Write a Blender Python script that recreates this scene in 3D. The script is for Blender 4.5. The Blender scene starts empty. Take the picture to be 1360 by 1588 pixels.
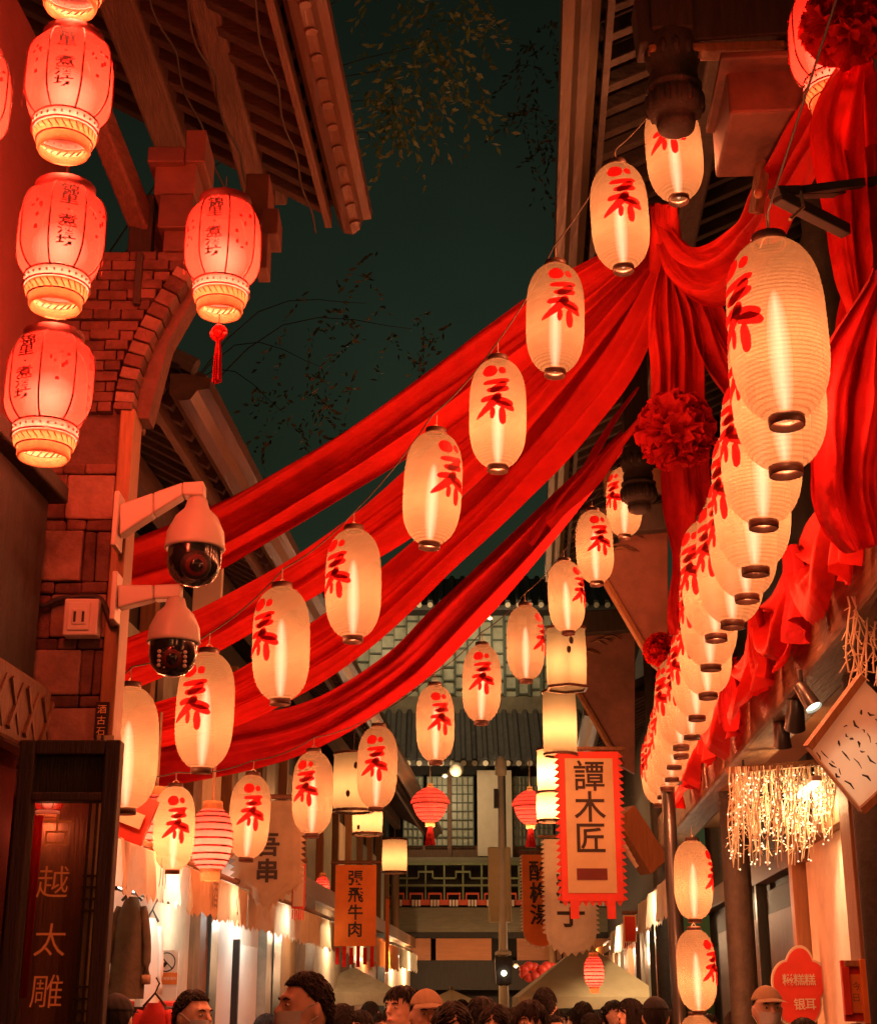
import bpy, math, random
from mathutils import Vector, Matrix, Euler
RN = random.Random(11)
SC = bpy.context.scene
COL = SC.collection
PI = math.pi
V = Vector

# ------------------------------------------------------------------ camera
PITCH = math.radians(18.4)
FOC, PCX, PCY = 2300.0, 680.0, 794.0
EYE = V((0, 0, 1.6))
cam = bpy.data.cameras.new('camera')
cam.sensor_fit = 'HORIZONTAL'
cam.sensor_width = 36
cam.lens = 36 * FOC / 1360
cam.clip_end = 600
camo = bpy.data.objects.new('camera', cam)
COL.objects.link(camo)
camo.location = EYE
camo.rotation_euler = (PI / 2 + PITCH, 0, 0)
SC.camera = camo

# ------------------------------------------------------------------ night sky, faint moon, exposure
world = bpy.data.worlds.new('World')
SC.world = world
world.use_nodes = True
wn = world.node_tree
bg = wn.nodes['Background']
sky = wn.nodes.new('ShaderNodeTexSky')
sky.sky_type = 'NISHITA'
sky.sun_disc = False
sky.sun_elevation = math.radians(8)
sky.sun_rotation = math.radians(200)
tint = wn.nodes.new('ShaderNodeMixRGB')
tint.blend_type = 'MULTIPLY'
tint.inputs[0].default_value = 1
tint.inputs[2].default_value = (0.86, 0.88, 0.38, 1)
wn.links.new(sky.outputs[0], tint.inputs[1])
cloud = wn.nodes.new('ShaderNodeTexNoise')
cloud.inputs['Scale'].default_value = 3.5
cloud.inputs['Detail'].default_value = 5
wtc = wn.nodes.new('ShaderNodeTexCoord')
wn.links.new(wtc.outputs['Generated'], cloud.inputs['Vector'])
cmr = wn.nodes.new('ShaderNodeMapRange')
cmr.inputs['From Min'].default_value = 0.3
cmr.inputs['From Max'].default_value = 0.7
cmr.inputs['To Min'].default_value = 0.7
cmr.inputs['To Max'].default_value = 1.25
wn.links.new(cloud.outputs['Fac'], cmr.inputs[0])
csc = wn.nodes.new('ShaderNodeVectorMath')
csc.operation = 'SCALE'
wn.links.new(tint.outputs[0], csc.inputs[0])
wn.links.new(cmr.outputs[0], csc.inputs['Scale'])
wn.links.new(csc.outputs[0], bg.inputs[0])
bg.inputs[1].default_value = 0.0056
moon = bpy.data.lights.new('moon', 'SUN')
moon.energy = 0.02
moon.angle = math.radians(10)
moono = bpy.data.objects.new('moon', moon)
COL.objects.link(moono)
moono.rotation_euler = (math.radians(50), 0, math.radians(-30))
SC.view_settings.view_transform = 'Standard'
SC.view_settings.look = 'None'
SC.view_settings.gamma = 1
SC.view_settings.use_curve_mapping = False
SC.view_settings.exposure = 0.6
cy = SC.cycles
cy.use_denoising = True
cy.max_bounces = 5
cy.diffuse_bounces = 3
cy.glossy_bounces = 2
cy.transmission_bounces = 3
cy.transparent_max_bounces = 20
cy.sample_clamp_indirect = 4
cy.caustics_reflective = False
cy.caustics_refractive = False
LW = 1.0          # bulb power scale

# ------------------------------------------------------------------ places
def ray(u, v):
    a = (u - PCX) / FOC
    b = (PCY - v) / FOC
    return V((a, math.cos(PITCH) - b * math.sin(PITCH), math.sin(PITCH) + b * math.cos(PITCH)))
def at(u, v, t):                      # the point that lies t metres deep along the lens axis
    return EYE + ray(u, v) * t
def atY(u, v, y):
    d = ray(u, v)
    return EYE + d * (y / d.y)
K = 0.06                              # the street runs a little to the right of the lens axis
AL = math.atan(K)
def st(c, l, z=0):                    # c metres across the street, l metres along it
    return V((c + K * l, l, z))

# ------------------------------------------------------------------ materials
MATS = {}
def newmat(name):
    m = bpy.data.materials.new(name)
    m.use_nodes = True
    m.node_tree.nodes.clear()
    MATS[name] = m
    o = m.node_tree.nodes.new('ShaderNodeOutputMaterial')
    return m, m.node_tree, o
def rgba(c):
    return (c[0], c[1], c[2], 1)
def surf(name, c, rough=0.7, var=0.35, scale=6, stretch=(1, 1, 1), bump=0.3, c2=None, metal=0, spec=0.4, transl=0.0, bscale=None):
    m, nt, o = newmat(name)
    N = nt.nodes.new
    L = nt.links.new
    tc = N('ShaderNodeTexCoord')
    mp = N('ShaderNodeMapping')
    mp.inputs['Scale'].default_value = stretch
    L(tc.outputs['Object'], mp.inputs[0])
    n = N('ShaderNodeTexNoise')
    n.inputs['Scale'].default_value = scale
    n.inputs['Detail'].default_value = 7
    n.inputs['Roughness'].default_value = 0.65
    L(mp.outputs[0], n.inputs['Vector'])
    oi = N('ShaderNodeObjectInfo')
    ad = N('ShaderNodeMath')
    ad.operation = 'MULTIPLY_ADD'
    ad.inputs[1].default_value = 0.35
    L(oi.outputs['Random'], ad.inputs[0])
    L(n.outputs['Fac'], ad.inputs[2])
    r = N('ShaderNodeValToRGB')
    r.color_ramp.elements[0].position = 0.38
    r.color_ramp.elements[1].position = 0.95
    c2 = c2 or tuple(min(1, x * (1 + var)) for x in c)
    r.color_ramp.elements[0].color = rgba(tuple(x * (1 - var) for x in c))
    r.color_ramp.elements[1].color = rgba(c2)
    L(ad.outputs[0], r.inputs[0])
    p = N('ShaderNodeBsdfPrincipled')
    L(r.outputs[0], p.inputs['Base Color'])
    p.inputs['Roughness'].default_value = rough
    p.inputs['Metallic'].default_value = metal
    p.inputs['Specular IOR Level'].default_value = spec
    if bump:
        n2 = N('ShaderNodeTexNoise')
        n2.inputs['Scale'].default_value = bscale or scale * 3
        n2.inputs['Detail'].default_value = 5
        L(mp.outputs[0], n2.inputs['Vector'])
        b = N('ShaderNodeBump')
        b.inputs['Strength'].default_value = bump
        b.inputs['Distance'].default_value = 0.02
        L(n2.outputs['Fac'], b.inputs['Height'])
        L(b.outputs[0], p.inputs['Normal'])
    if transl:
        t = N('ShaderNodeBsdfTranslucent')
        L(r.outputs[0], t.inputs[0])
        mx = N('ShaderNodeMixShader')
        mx.inputs[0].default_value = transl
        L(p.outputs[0], mx.inputs[1])
        L(t.outputs[0], mx.inputs[2])
        L(mx.outputs[0], o.inputs[0])
    else:
        L(p.outputs[0], o.inputs[0])
    return m
def emit(name, c, s, sample=False):
    m, nt, o = newmat(name)
    e = nt.nodes.new('ShaderNodeEmission')
    e.inputs[0].default_value = rgba(c)
    e.inputs[1].default_value = s
    nt.links.new(e.outputs[0], o.inputs[0])
    m.cycles.emission_sampling = 'AUTO' if sample else 'NONE'
    return m
def paper(name, c, thru, f_clear=0.24, f_haze=0.10, rib=0.0, mott=0.0):
    """lit lantern paper: scatters the bulb's light, lets a little straight through, shows the tube behind it as a haze"""
    m, nt, o = newmat(name)
    N = nt.nodes.new
    L = nt.links.new
    tr = N('ShaderNodeBsdfTranslucent')
    tc = N('ShaderNodeTexCoord')
    src = None
    n = N('ShaderNodeTexNoise')
    n.inputs['Scale'].default_value = 9
    n.inputs['Detail'].default_value = 6
    L(tc.outputs['Object'], n.inputs['Vector'])
    r = N('ShaderNodeValToRGB')
    r.color_ramp.elements[0].position = 0.3
    r.color_ramp.elements[1].position = 0.7
    r.color_ramp.elements[0].color = rgba(tuple(x * (0.9 - mott) for x in c))
    r.color_ramp.elements[1].color = rgba(c)
    L(n.outputs['Fac'], r.inputs[0])
    oi = N('ShaderNodeObjectInfo')
    mr = N('ShaderNodeMapRange')
    mr.inputs['To Min'].default_value = 0.78
    mr.inputs['To Max'].default_value = 1.14
    L(oi.outputs['Random'], mr.inputs[0])
    vm = N('ShaderNodeVectorMath')
    vm.operation = 'SCALE'
    L(r.outputs[0], vm.inputs[0])
    L(mr.outputs[0], vm.inputs['Scale'])
    src = vm.outputs[0]
    if rib:
        w = N('ShaderNodeTexWave')
        w.wave_type = 'BANDS'
        w.bands_direction = 'Z'
        w.inputs['Scale'].default_value = rib
        w.inputs['Distortion'].default_value = 0.15
        L(tc.outputs['Object'], w.inputs['Vector'])
        r2 = N('ShaderNodeValToRGB')
        r2.color_ramp.elements[0].color = (0.66, 0.52, 0.42, 1)
        r2.color_ramp.elements[1].color = (1, 1, 1, 1)
        r2.color_ramp.elements[1].position = 0.45
        L(w.outputs['Fac'], r2.inputs[0])
        mm = N('ShaderNodeMixRGB')
        mm.blend_type = 'MULTIPLY'
        mm.inputs[0].default_value = 1
        L(src, mm.inputs[1])
        L(r2.outputs[0], mm.inputs[2])
        src = mm.outputs[0]
    L(src, tr.inputs[0])
    df = N('ShaderNodeBsdfDiffuse')
    L(src, df.inputs[0])
    td = N('ShaderNodeMixShader')
    td.inputs[0].default_value = 0.3
    L(tr.outputs[0], td.inputs[1])
    L(df.outputs[0], td.inputs[2])
    rf = N('ShaderNodeBsdfRefraction')
    rf.inputs['IOR'].default_value = 1.25
    rf.inputs['Roughness'].default_value = 0.62
    rf.inputs[0].default_value = rgba(thru)
    tp = N('ShaderNodeBsdfTransparent')
    tp.inputs[0].default_value = rgba(thru)
    m1 = N('ShaderNodeMixShader')
    m1.inputs[0].default_value = f_haze
    L(td.outputs[0], m1.inputs[1])
    L(rf.outputs[0], m1.inputs[2])
    m2 = N('ShaderNodeMixShader')
    m2.inputs[0].default_value = f_clear
    L(m1.outputs[0], m2.inputs[1])
    L(tp.outputs[0], m2.inputs[2])
    L(m2.outputs[0], o.inputs[0])
    return m

surf('wood_dark', (0.030, 0.026, 0.021), 0.62, 0.5, 5, (8, 8, 0.7), 0.35)
surf('wood_along', (0.105, 0.058, 0.038), 0.65, 0.5, 5, (9, 0.8, 9), 0.4)
surf('wood_across', (0.07, 0.040, 0.028), 0.65, 0.5, 5, (0.8, 9, 9), 0.4)
surf('wood_brown', (0.17, 0.088, 0.045), 0.55, 0.45, 5, (8, 8, 0.7), 0.3)
surf('wood_warm', (0.27, 0.135, 0.06), 0.5, 0.35, 5, (8, 8, 0.7), 0.25)
surf('wood_beam', (0.22, 0.125, 0.07), 0.6, 0.55, 4, (5, 0.7, 5), 0.45)
surf('wood_painted', (0.11, 0.045, 0.03), 0.6, 0.6, 4, (1, 1, 1), 0.35)
surf('eave_shaded', (0.055, 0.052, 0.036), 0.3, 0.5, 3, (4, 0.6, 4), 0.25, spec=0.6)  # darker copy of eave_metal, the gloom of the shaded eave put into it
surf('eave_metal', (0.085, 0.045, 0.027), 0.3, 0.5, 3, (4, 0.6, 4), 0.25, spec=0.6)
surf('roof_tile', (0.07, 0.066, 0.06), 0.7, 0.45, 6, (1, 1, 1), 0.4)
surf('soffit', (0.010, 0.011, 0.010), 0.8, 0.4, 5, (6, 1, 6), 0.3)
surf('stone', (0.22, 0.13, 0.10), 0.85, 0.6, 7, (1, 1, 1), 0.6)
surf('brick', (0.12, 0.06, 0.047), 0.88, 0.6, 9, (1, 1, 1), 0.6)
surf('mortar', (0.11, 0.062, 0.05), 0.95, 0.4, 12, (1, 1, 1), 0.5)
surf('plaster', (0.10, 0.022, 0.018), 0.9, 0.25, 3, (1, 1, 1), 0.25)
surf('cream_wall', (0.58, 0.50, 0.38), 0.85, 0.3, 3, (1, 1, 1), 0.15)
surf('white_paint', (0.76, 0.74, 0.68), 0.5, 0.08, 3, (1, 1, 1), 0.06)
surf('camera_white', (0.58, 0.50, 0.44), 0.38, 0.08, 5, (1, 1, 1), 0.03)
surf('black_gloss', (0.012, 0.012, 0.013), 0.12, 0.2, 5, (1, 1, 1), 0, spec=0.8)
surf('black_matt', (0.02, 0.018, 0.017), 0.6, 0.3, 8, (1, 1, 1), 0.1)
surf('red_cloth', (0.50, 0.014, 0.010), 0.7, 0.3, 5, (1, 1, 1), 0.6, transl=0.32, spec=0.12, bscale=16)
surf('crimson_cloth', (0.36, 0.008, 0.010), 0.75, 0.35, 5, (1, 1, 1), 0.5, transl=0.18, spec=0.12, bscale=22)
surf('red_paint', (0.62, 0.045, 0.025), 0.5, 0.2, 5, (1, 1, 1), 0.1)
surf('orange_cloth', (0.90, 0.32, 0.07), 0.7, 0.15, 6, (1, 1, 1), 0.2, transl=0.4)
surf('beige_cloth', (0.50, 0.42, 0.28), 0.85, 0.25, 5, (1, 1, 1), 0.3, transl=0.3)
surf('cream_cloth', (0.84, 0.78, 0.62), 0.85, 0.2, 5, (1, 1, 1), 0.3, transl=0.3)
surf('tan_cloth', (0.52, 0.36, 0.20), 0.85, 0.2, 4, (1, 1, 1), 0.3, transl=0.25)
surf('tan_board', (0.50, 0.42, 0.24), 0.6, 0.15, 4, (1, 1, 1), 0.1)
surf('gold_paint', (0.85, 0.50, 0.20), 0.4, 0.15, 6, (1, 1, 1), 0.05)
surf('ink', (0.018, 0.012, 0.01), 0.6, 0.1, 6, (1, 1, 1), 0)
surf('ink_red', (0.20, 0.005, 0.006), 0.6, 0.1, 6, (1, 1, 1), 0, transl=0.75)
surf('dark_green', (0.035, 0.06, 0.055), 0.3, 0.3, 4, (4, 4, 0.6), 0.1, spec=0.6)
surf('pole_metal', (0.10, 0.11, 0.11), 0.28, 0.2, 4, (1, 1, 1), 0.05, metal=0.7)
surf('wire', (0.03, 0.022, 0.016), 0.6, 0.2, 6, (1, 1, 1), 0)
surf('rope', (0.32, 0.24, 0.16), 0.85, 0.3, 30, (1, 1, 1), 0.2)
surf('lantern_ring', (0.07, 0.032, 0.02), 0.45, 0.3, 6, (1, 1, 1), 0.1)
surf('rib_dark', (0.10, 0.012, 0.01), 0.6, 0.3, 6, (1, 1, 1), 0)
surf('gold_trim', (0.50, 0.30, 0.14), 0.45, 0.25, 30, (1, 1, 1), 0.3, transl=0.35)
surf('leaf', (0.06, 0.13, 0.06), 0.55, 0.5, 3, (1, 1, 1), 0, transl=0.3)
surf('bark', (0.02, 0.02, 0.016), 0.9, 0.4, 8, (3, 3, 0.6), 0.6)
surf('paving', (0.13, 0.12, 0.11), 0.6, 0.35, 2.5, (1, 1, 1), 0.4)
surf('leaf_shaded', (0.025, 0.05, 0.025), 0.6, 0.4, 3, (1, 1, 1), 0, transl=0.3)  # darker copy of leaf, dimness of the unlit sprays put into its colour
surf('skin', (0.74, 0.46, 0.34), 0.5, 0.12, 8, (1, 1, 1), 0.05)
surf('hair', (0.006, 0.005, 0.005), 0.6, 0.3, 12, (6, 6, 0.6), 0.5, spec=0.35)
surf('lips', (0.42, 0.12, 0.10), 0.45, 0.1, 8, (1, 1, 1), 0)
surf('board_paper', (0.80, 0.80, 0.76), 0.7, 0.1, 3, (1, 1, 1), 0.05, transl=0.5)
surf('twig', (0.78, 0.66, 0.46), 0.7, 0.25, 8, (1, 1, 1), 0.1)
surf('wood_shaded', (0.034, 0.034, 0.028), 0.65, 0.5, 5, (2, 2, 2), 0.4)  # greenish shade under the timber eave put into this wood's colour
surf('mask_blue', (0.55, 0.58, 0.60), 0.8, 0.08, 10, (1, 1, 1), 0.1)
surf('coat_black', (0.022, 0.022, 0.025), 0.8, 0.3, 9, (1, 1, 1), 0.3)
surf('coat_green', (0.045, 0.055, 0.045), 0.8, 0.3, 9, (1, 1, 1), 0.3)
surf('coat_tan', (0.34, 0.24, 0.15), 0.85, 0.25, 9, (1, 1, 1), 0.3)
surf('coat_red', (0.5, 0.03, 0.03), 0.8, 0.25, 9, (1, 1, 1), 0.3)
surf('coat_cream', (0.6, 0.52, 0.42), 0.85, 0.2, 9, (1, 1, 1), 0.3)
surf('jacket_olive', (0.10, 0.09, 0.065), 0.8, 0.3, 9, (1, 1, 1), 0.4)
surf('lattice', (0.10, 0.13, 0.10), 0.6, 0.3, 5, (1, 1, 1), 0.2)
surf('pane_pale', (0.34, 0.36, 0.28), 0.35, 0.45, 4, (1, 1, 1), 0.1)
surf('gate_beam', (0.20, 0.18, 0.11), 0.55, 0.3, 4, (0.7, 6, 6), 0.2)
surf('gate_grey', (0.22, 0.19, 0.13), 0.7, 0.35, 4, (1, 1, 1), 0.3)
surf('pale_strip', (0.66, 0.58, 0.44), 0.6, 0.12, 4, (1, 1, 1), 0.1)
surf('gate_board', (0.40, 0.15, 0.055), 0.5, 0.25, 4, (0.7, 6, 6), 0.1)
surf('gate_rail_red', (0.60, 0.09, 0.04), 0.5, 0.2, 4, (1, 1, 1), 0.1)
surf('gate_rail_green', (0.20, 0.22, 0.10), 0.5, 0.2, 4, (1, 1, 1), 0.1)
paper('paper_cream', (0.088, 0.092, 0.066), (1.0, 0.92, 0.85), rib=23, f_clear=0.32, f_haze=0.0, mott=0.12)
paper('paper_plain', (0.22, 0.25, 0.20), (1.0, 0.9, 0.8), f_clear=0.34, f_haze=0.0)
paper('paper_collar', (0.26, 0.20, 0.20), (1.0, 0.9, 0.8), f_haze=0.0)
paper('paper_lotus', (0.10, 0.008, 0.008), (1.0, 0.8, 0.6), f_clear=0.4, f_haze=0.0)
paper('paper_red', (0.30, 0.036, 0.032), (1.0, 0.85, 0.75), mott=0.1, f_clear=0.36, f_haze=0.0)
paper('paper_scarlet', (0.42, 0.07, 0.08), (1.0, 0.7, 0.6), mott=0.1, f_haze=0.0)
def glow(name, c, s):
    m, nt, o = newmat(name)
    e = nt.nodes.new('ShaderNodeEmission')
    e.inputs[0].default_value = rgba(c)
    e.inputs[1].default_value = s
    tp = nt.nodes.new('ShaderNodeBsdfTransparent')
    ad = nt.nodes.new('ShaderNodeAddShader')
    nt.links.new(e.outputs[0], ad.inputs[0])
    nt.links.new(tp.outputs[0], ad.inputs[1])
    nt.links.new(ad.outputs[0], o.inputs[0])
    m.cycles.emission_sampling = 'NONE'
    return m
glow('glow_white', (1.0, 0.76, 0.5), 0.15)
glow('glow_red', (1.0, 0.45, 0.26), 0.12)
emit('lamp_face', (1.0, 0.86, 0.62), 4.0)
surf('lamp_black', (0.03, 0.032, 0.03), 0.3, 0.2, 4, (1, 1, 1), 0.05, spec=0.6)
emit('fairy', (1.0, 0.62, 0.32), 2.0)
emit('dot_light', (0.9, 0.95, 0.85), 0.9)

def glass(name):
    m, nt, o = newmat(name)
    tp = nt.nodes.new('ShaderNodeBsdfTransparent')
    tp.inputs[0].default_value = (0.93, 0.94, 0.92, 1)
    gl = nt.nodes.new('ShaderNodeBsdfGlossy')
    gl.inputs['Roughness'].default_value = 0.03
    fr = nt.nodes.new('ShaderNodeFresnel')
    fr.inputs[0].default_value = 1.6
    mx = nt.nodes.new('ShaderNodeMixShader')
    nt.links.new(fr.outputs[0], mx.inputs[0])
    nt.links.new(tp.outputs[0], mx.inputs[1])
    nt.links.new(gl.outputs[0], mx.inputs[2])
    nt.links.new(mx.outputs[0], o.inputs[0])
    return m
glass('glass')

# ------------------------------------------------------------------ object helpers
def wloc(o):
    p = V((0, 0, 0))
    while o is not None:
        p = p + o.location
        o = o.parent
    return p
def link(name, me, parent=None, loc=None):
    o = bpy.data.objects.new(name, me)
    COL.objects.link(o)
    if parent is not None:
        o.parent = parent
    if loc is not None:
        o.location = loc
    return o
def tag(o, label=None, cat=None, group=None, kind=None):
    if label: o['label'] = label
    if cat: o['category'] = cat
    if group: o['group'] = group
    if kind: o['kind'] = kind
    return o
def thing(name, label, cat, loc=(0, 0, 0), group=None):
    o = bpy.data.objects.new(name, None)
    o.empty_display_size = 0.1
    COL.objects.link(o)
    o.location = loc
    return tag(o, label, cat, group)
def dup(root, loc=None, rot=None, label=None, group=None, mats=None, scale=None):
    def cp(o, par):
        c = o.copy()
        COL.objects.link(c)
        c.parent = par
        for ch in o.children:
            cp(ch, c)
        return c
    r = cp(root, None)
    if loc is not None: r.location = loc
    if rot is not None: r.rotation_euler = rot
    if scale is not None: r.scale = scale
    if label: r['label'] = label
    if group: r['group'] = group
    return r

class MB:
    def __init__(s):
        s.v = []
        s.f = []
    def add(s, vs, fs):
        n = len(s.v)
        s.v += [V(x) for x in vs]
        s.f += [tuple(i + n for i in f) for f in fs]
        return s
    def hexa(s, q):
        return s.add(q, [(0, 3, 2, 1), (4, 5, 6, 7), (0, 1, 5, 4), (1, 2, 6, 5), (2, 3, 7, 6), (3, 0, 4, 7)])
    def box(s, c, d, M=None):
        c = V(c)
        q = []
        for z in (-1, 1):
            for x, y in ((-1, -1), (1, -1), (1, 1), (-1, 1)):
                p = V((x * d[0] / 2, y * d[1] / 2, z * d[2] / 2))
                q.append(c + (M @ p if M else p))
        return s.hexa(q)
    def bar(s, a, b, w, h, up=(0, 0, 1)):
        a = V(a); b = V(b)
        t = (b - a).normalized()
        x = t.cross(V(up))
        if x.length < 1e-4: x = t.cross(V((0, 1, 0)))
        x.normalize()
        y = x.cross(t).normalized()
        q = []
        for p in (a, b):
            for sx, sy in ((-1, -1), (1, -1), (1, 1), (-1, 1)):
                q.append(p + x * sx * w / 2 + y * sy * h / 2)
        return s.hexa(q)
    def tube(s, pts, r, seg=8, cap=True):
        pts = [V(p) for p in pts]
        n = len(pts)
        if not isinstance(r, (list, tuple)): r = [r] * n
        vs = []; fs = []
        ref = V((0, 0, 1))
        for i, p in enumerate(pts):
            t = (pts[min(n - 1, i + 1)] - pts[max(0, i - 1)]).normalized()
            x = t.cross(ref)
            if x.length < 0.05: x = t.cross(V((0, 1, 0)))
            x.normalize()
            y = x.cross(t)
            for k in range(seg):
                a = 2 * PI * k / seg
                vs.append(p + (x * math.cos(a) + y * math.sin(a)) * r[i])
        for i in range(n - 1):
            for k in range(seg):
                a = i * seg + k; b = i * seg + (k + 1) % seg
                fs.append((a, b, b + seg, a + seg))
        if cap:
            fs.append(tuple(range(seg - 1, -1, -1)))
            fs.append(tuple(range((n - 1) * seg, n * seg)))
        return s.add(vs, fs)
    def lathe(s, prof, seg=24, c=(0, 0, 0), cap=False, ph=0.0):
        c = V(c)
        vs = []; fs = []
        for r, z in prof:
            for k in range(seg):
                a = 2 * PI * k / seg + ph
                vs.append(c + V((r * math.cos(a), r * math.sin(a), z)))
        for i in range(len(prof) - 1):
            for k in range(seg):
                a = i * seg + k; b = i * seg + (k + 1) % seg
                fs.append((a, b, b + seg, a + seg))
        if cap:
            fs.append(tuple(range(seg - 1, -1, -1)))
            fs.append(tuple(range((len(prof) - 1) * seg, len(prof) * seg)))
        return s.add(vs, fs)
    def sheet(s, g):
        n = len(g[0])
        vs = [p for row in g for p in row]
        fs = []
        for i in range(len(g) - 1):
            for j in range(n - 1):
                fs.append((i * n + j, i * n + j + 1, (i + 1) * n + j + 1, (i + 1) * n + j))
        return s.add(vs, fs)
    def prism(s, poly, e):
        n = len(poly)
        e = V(e)
        a = [V(p) for p in poly]
        vs = a + [p + e for p in a]
        fs = [tuple(range(n - 1, -1, -1)), tuple(range(n, 2 * n))]
        for i in range(n):
            j = (i + 1) % n
            fs.append((i, j, j + n, i + n))
        return s.add(vs, fs)
    def ball(s, c, r, seg=10, rings=7):
        r = r if isinstance(r, (tuple, list)) else (r, r, r)
        c = V(c)
        vs = []; fs = []
        for i in range(rings + 1):
            th = PI * i / rings
            for k in range(seg):
                a = 2 * PI * k / seg
                vs.append(c + V((r[0] * math.sin(th) * math.cos(a), r[1] * math.sin(th) * math.sin(a), -r[2] * math.cos(th))))
        for i in range(rings):
            for k in range(seg):
                a = i * seg + k; b = i * seg + (k + 1) % seg
                fs.append((a, b, b + seg, a + seg))
        return s.add(vs, fs)
    def mesh(s, name, mat, smooth=False, off=None):
        me = bpy.data.meshes.new(name)
        vs = [tuple(p - off) for p in s.v] if off is not None else [tuple(p) for p in s.v]
        me.from_pydata(vs, [], s.f)
        if smooth:
            me.polygons.foreach_set('use_smooth', [True] * len(me.polygons))
        me.materials.append(MATS[mat])
        me.update()
        return me
    def build(s, name, mat, parent=None, smooth=False, bevel=0):
        off = wloc(parent) if parent is not None else None
        if parent is None:           # a thing that is one mesh: origin at its base
            lo = [min(p[i] for p in s.v) for i in range(3)]
            hi = [max(p[i] for p in s.v) for i in range(3)]
            off = V(((lo[0] + hi[0]) / 2, (lo[1] + hi[1]) / 2, lo[2]))
        o = link(name, s.mesh(name, mat, smooth, off), parent, off if parent is None else None)
        if bevel:
            b = o.modifiers.new('bevel', 'BEVEL')
            b.width = bevel
            b.segments = 2
            b.limit_method = 'ANGLE'
        return o

def spl(pts, n):
    """Catmull-Rom through tuples of numbers, n samples"""
    P = [tuple(p) for p in pts]
    m = len(P) - 1
    out = []
    for i in range(n):
        x = i / (n - 1) * m
        k = min(int(x), m - 1)
        f = x - k
        p0 = P[max(0, k - 1)]; p1 = P[k]; p2 = P[k + 1]; p3 = P[min(m, k + 2)]
        out.append(tuple(0.5 * (2 * b + (c - a) * f + (2 * a - 5 * b + 4 * c - d) * f * f + (3 * b - a - 3 * c + d) * f ** 3) for a, b, c, d in zip(p0, p1, p2, p3)))
    return out

# ------------------------------------------------------------------ lettering
GL = {}
def glyph(ch, bold=0.0):
    k = (ch, bold)
    if k not in GL:
        c = bpy.data.curves.new('glyph', 'FONT')
        c.body = ch
        c.size = 1
        c.offset = bold
        c.resolution_u = 3
        o = bpy.data.objects.new('glyph', c)
        COL.objects.link(o)
        dg = bpy.context.evaluated_depsgraph_get()
        dg.update()
        me = bpy.data.meshes.new_from_object(o.evaluated_get(dg))
        vs = [v.co.copy() for v in me.vertices]
        fs = [tuple(p.vertices) for p in me.polygons]
        bpy.data.objects.remove(o)
        bpy.data.curves.remove(c)
        bpy.data.meshes.remove(me)
        if vs:
            lo = [min(v[i] for v in vs) for i in (0, 1)]
            hi = [max(v[i] for v in vs) for i in (0, 1)]
            mx, my = (lo[0] + hi[0]) / 2, (lo[1] + hi[1]) / 2
            vs = [V((v.x - mx, v.y - my, 0)) for v in vs]
        GL[k] = (vs, fs)
    return GL[k]
def letter(ch, pos, X, Y, size, mat, parent, bold=0.0, asp=1.0, warp=None):
    vs, fs = glyph(ch, bold)
    m = MB()
    X = V(X); Y = V(Y)
    m.add([(warp(v.x * asp, v.y) if warp else pos + X * v.x * size * asp + Y * v.y * size) for v in vs], fs)
    return m.build('character', mat, parent)
def column_text(s, top, X, Y, size, step, mat, parent, bold=0.0, asp=1.0):
    """characters one under another, each a piece of flat print"""
    for i, ch in enumerate(s):
        if ch != ' ':
            letter(ch, V(top) - V(Y) * step * i, X, Y, size, mat, parent, bold, asp)
def stroke_strip(pts, ws, n=10):
    """brush stroke in 2D with rounded ends: rows of (left, right)"""
    P = spl([(a[0], a[1], w) for a, w in zip(pts, ws)], n)
    rows = []
    for i, (x, y, w) in enumerate(P):
        a = P[max(0, i - 1)]; b = P[min(n - 1, i + 1)]
        dx, dy = b[0] - a[0], b[1] - a[1]
        l = math.hypot(dx, dy) or 1
        e = min(i, n - 1 - i)
        k = (0.35, 0.8, 1.0)[min(e, 2)]
        rows.append(((x - dy / l * w * k, y + dx / l * w * k), (x + dy / l * w * k, y - dx / l * w * k)))
    return rows
# ================================================================== LANTERNS
def add_bulb(root, z, energy, color, r=0.03):
    l = bpy.data.lights.new('bulb_light', 'POINT')
    l.energy = energy * LW
    l.color = color
    l.shadow_soft_size = r
    o = bpy.data.objects.new('bulb_light', l)
    COL.objects.link(o)
    o.parent = root
    o.location = (0, 0, z)
    return o

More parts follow.
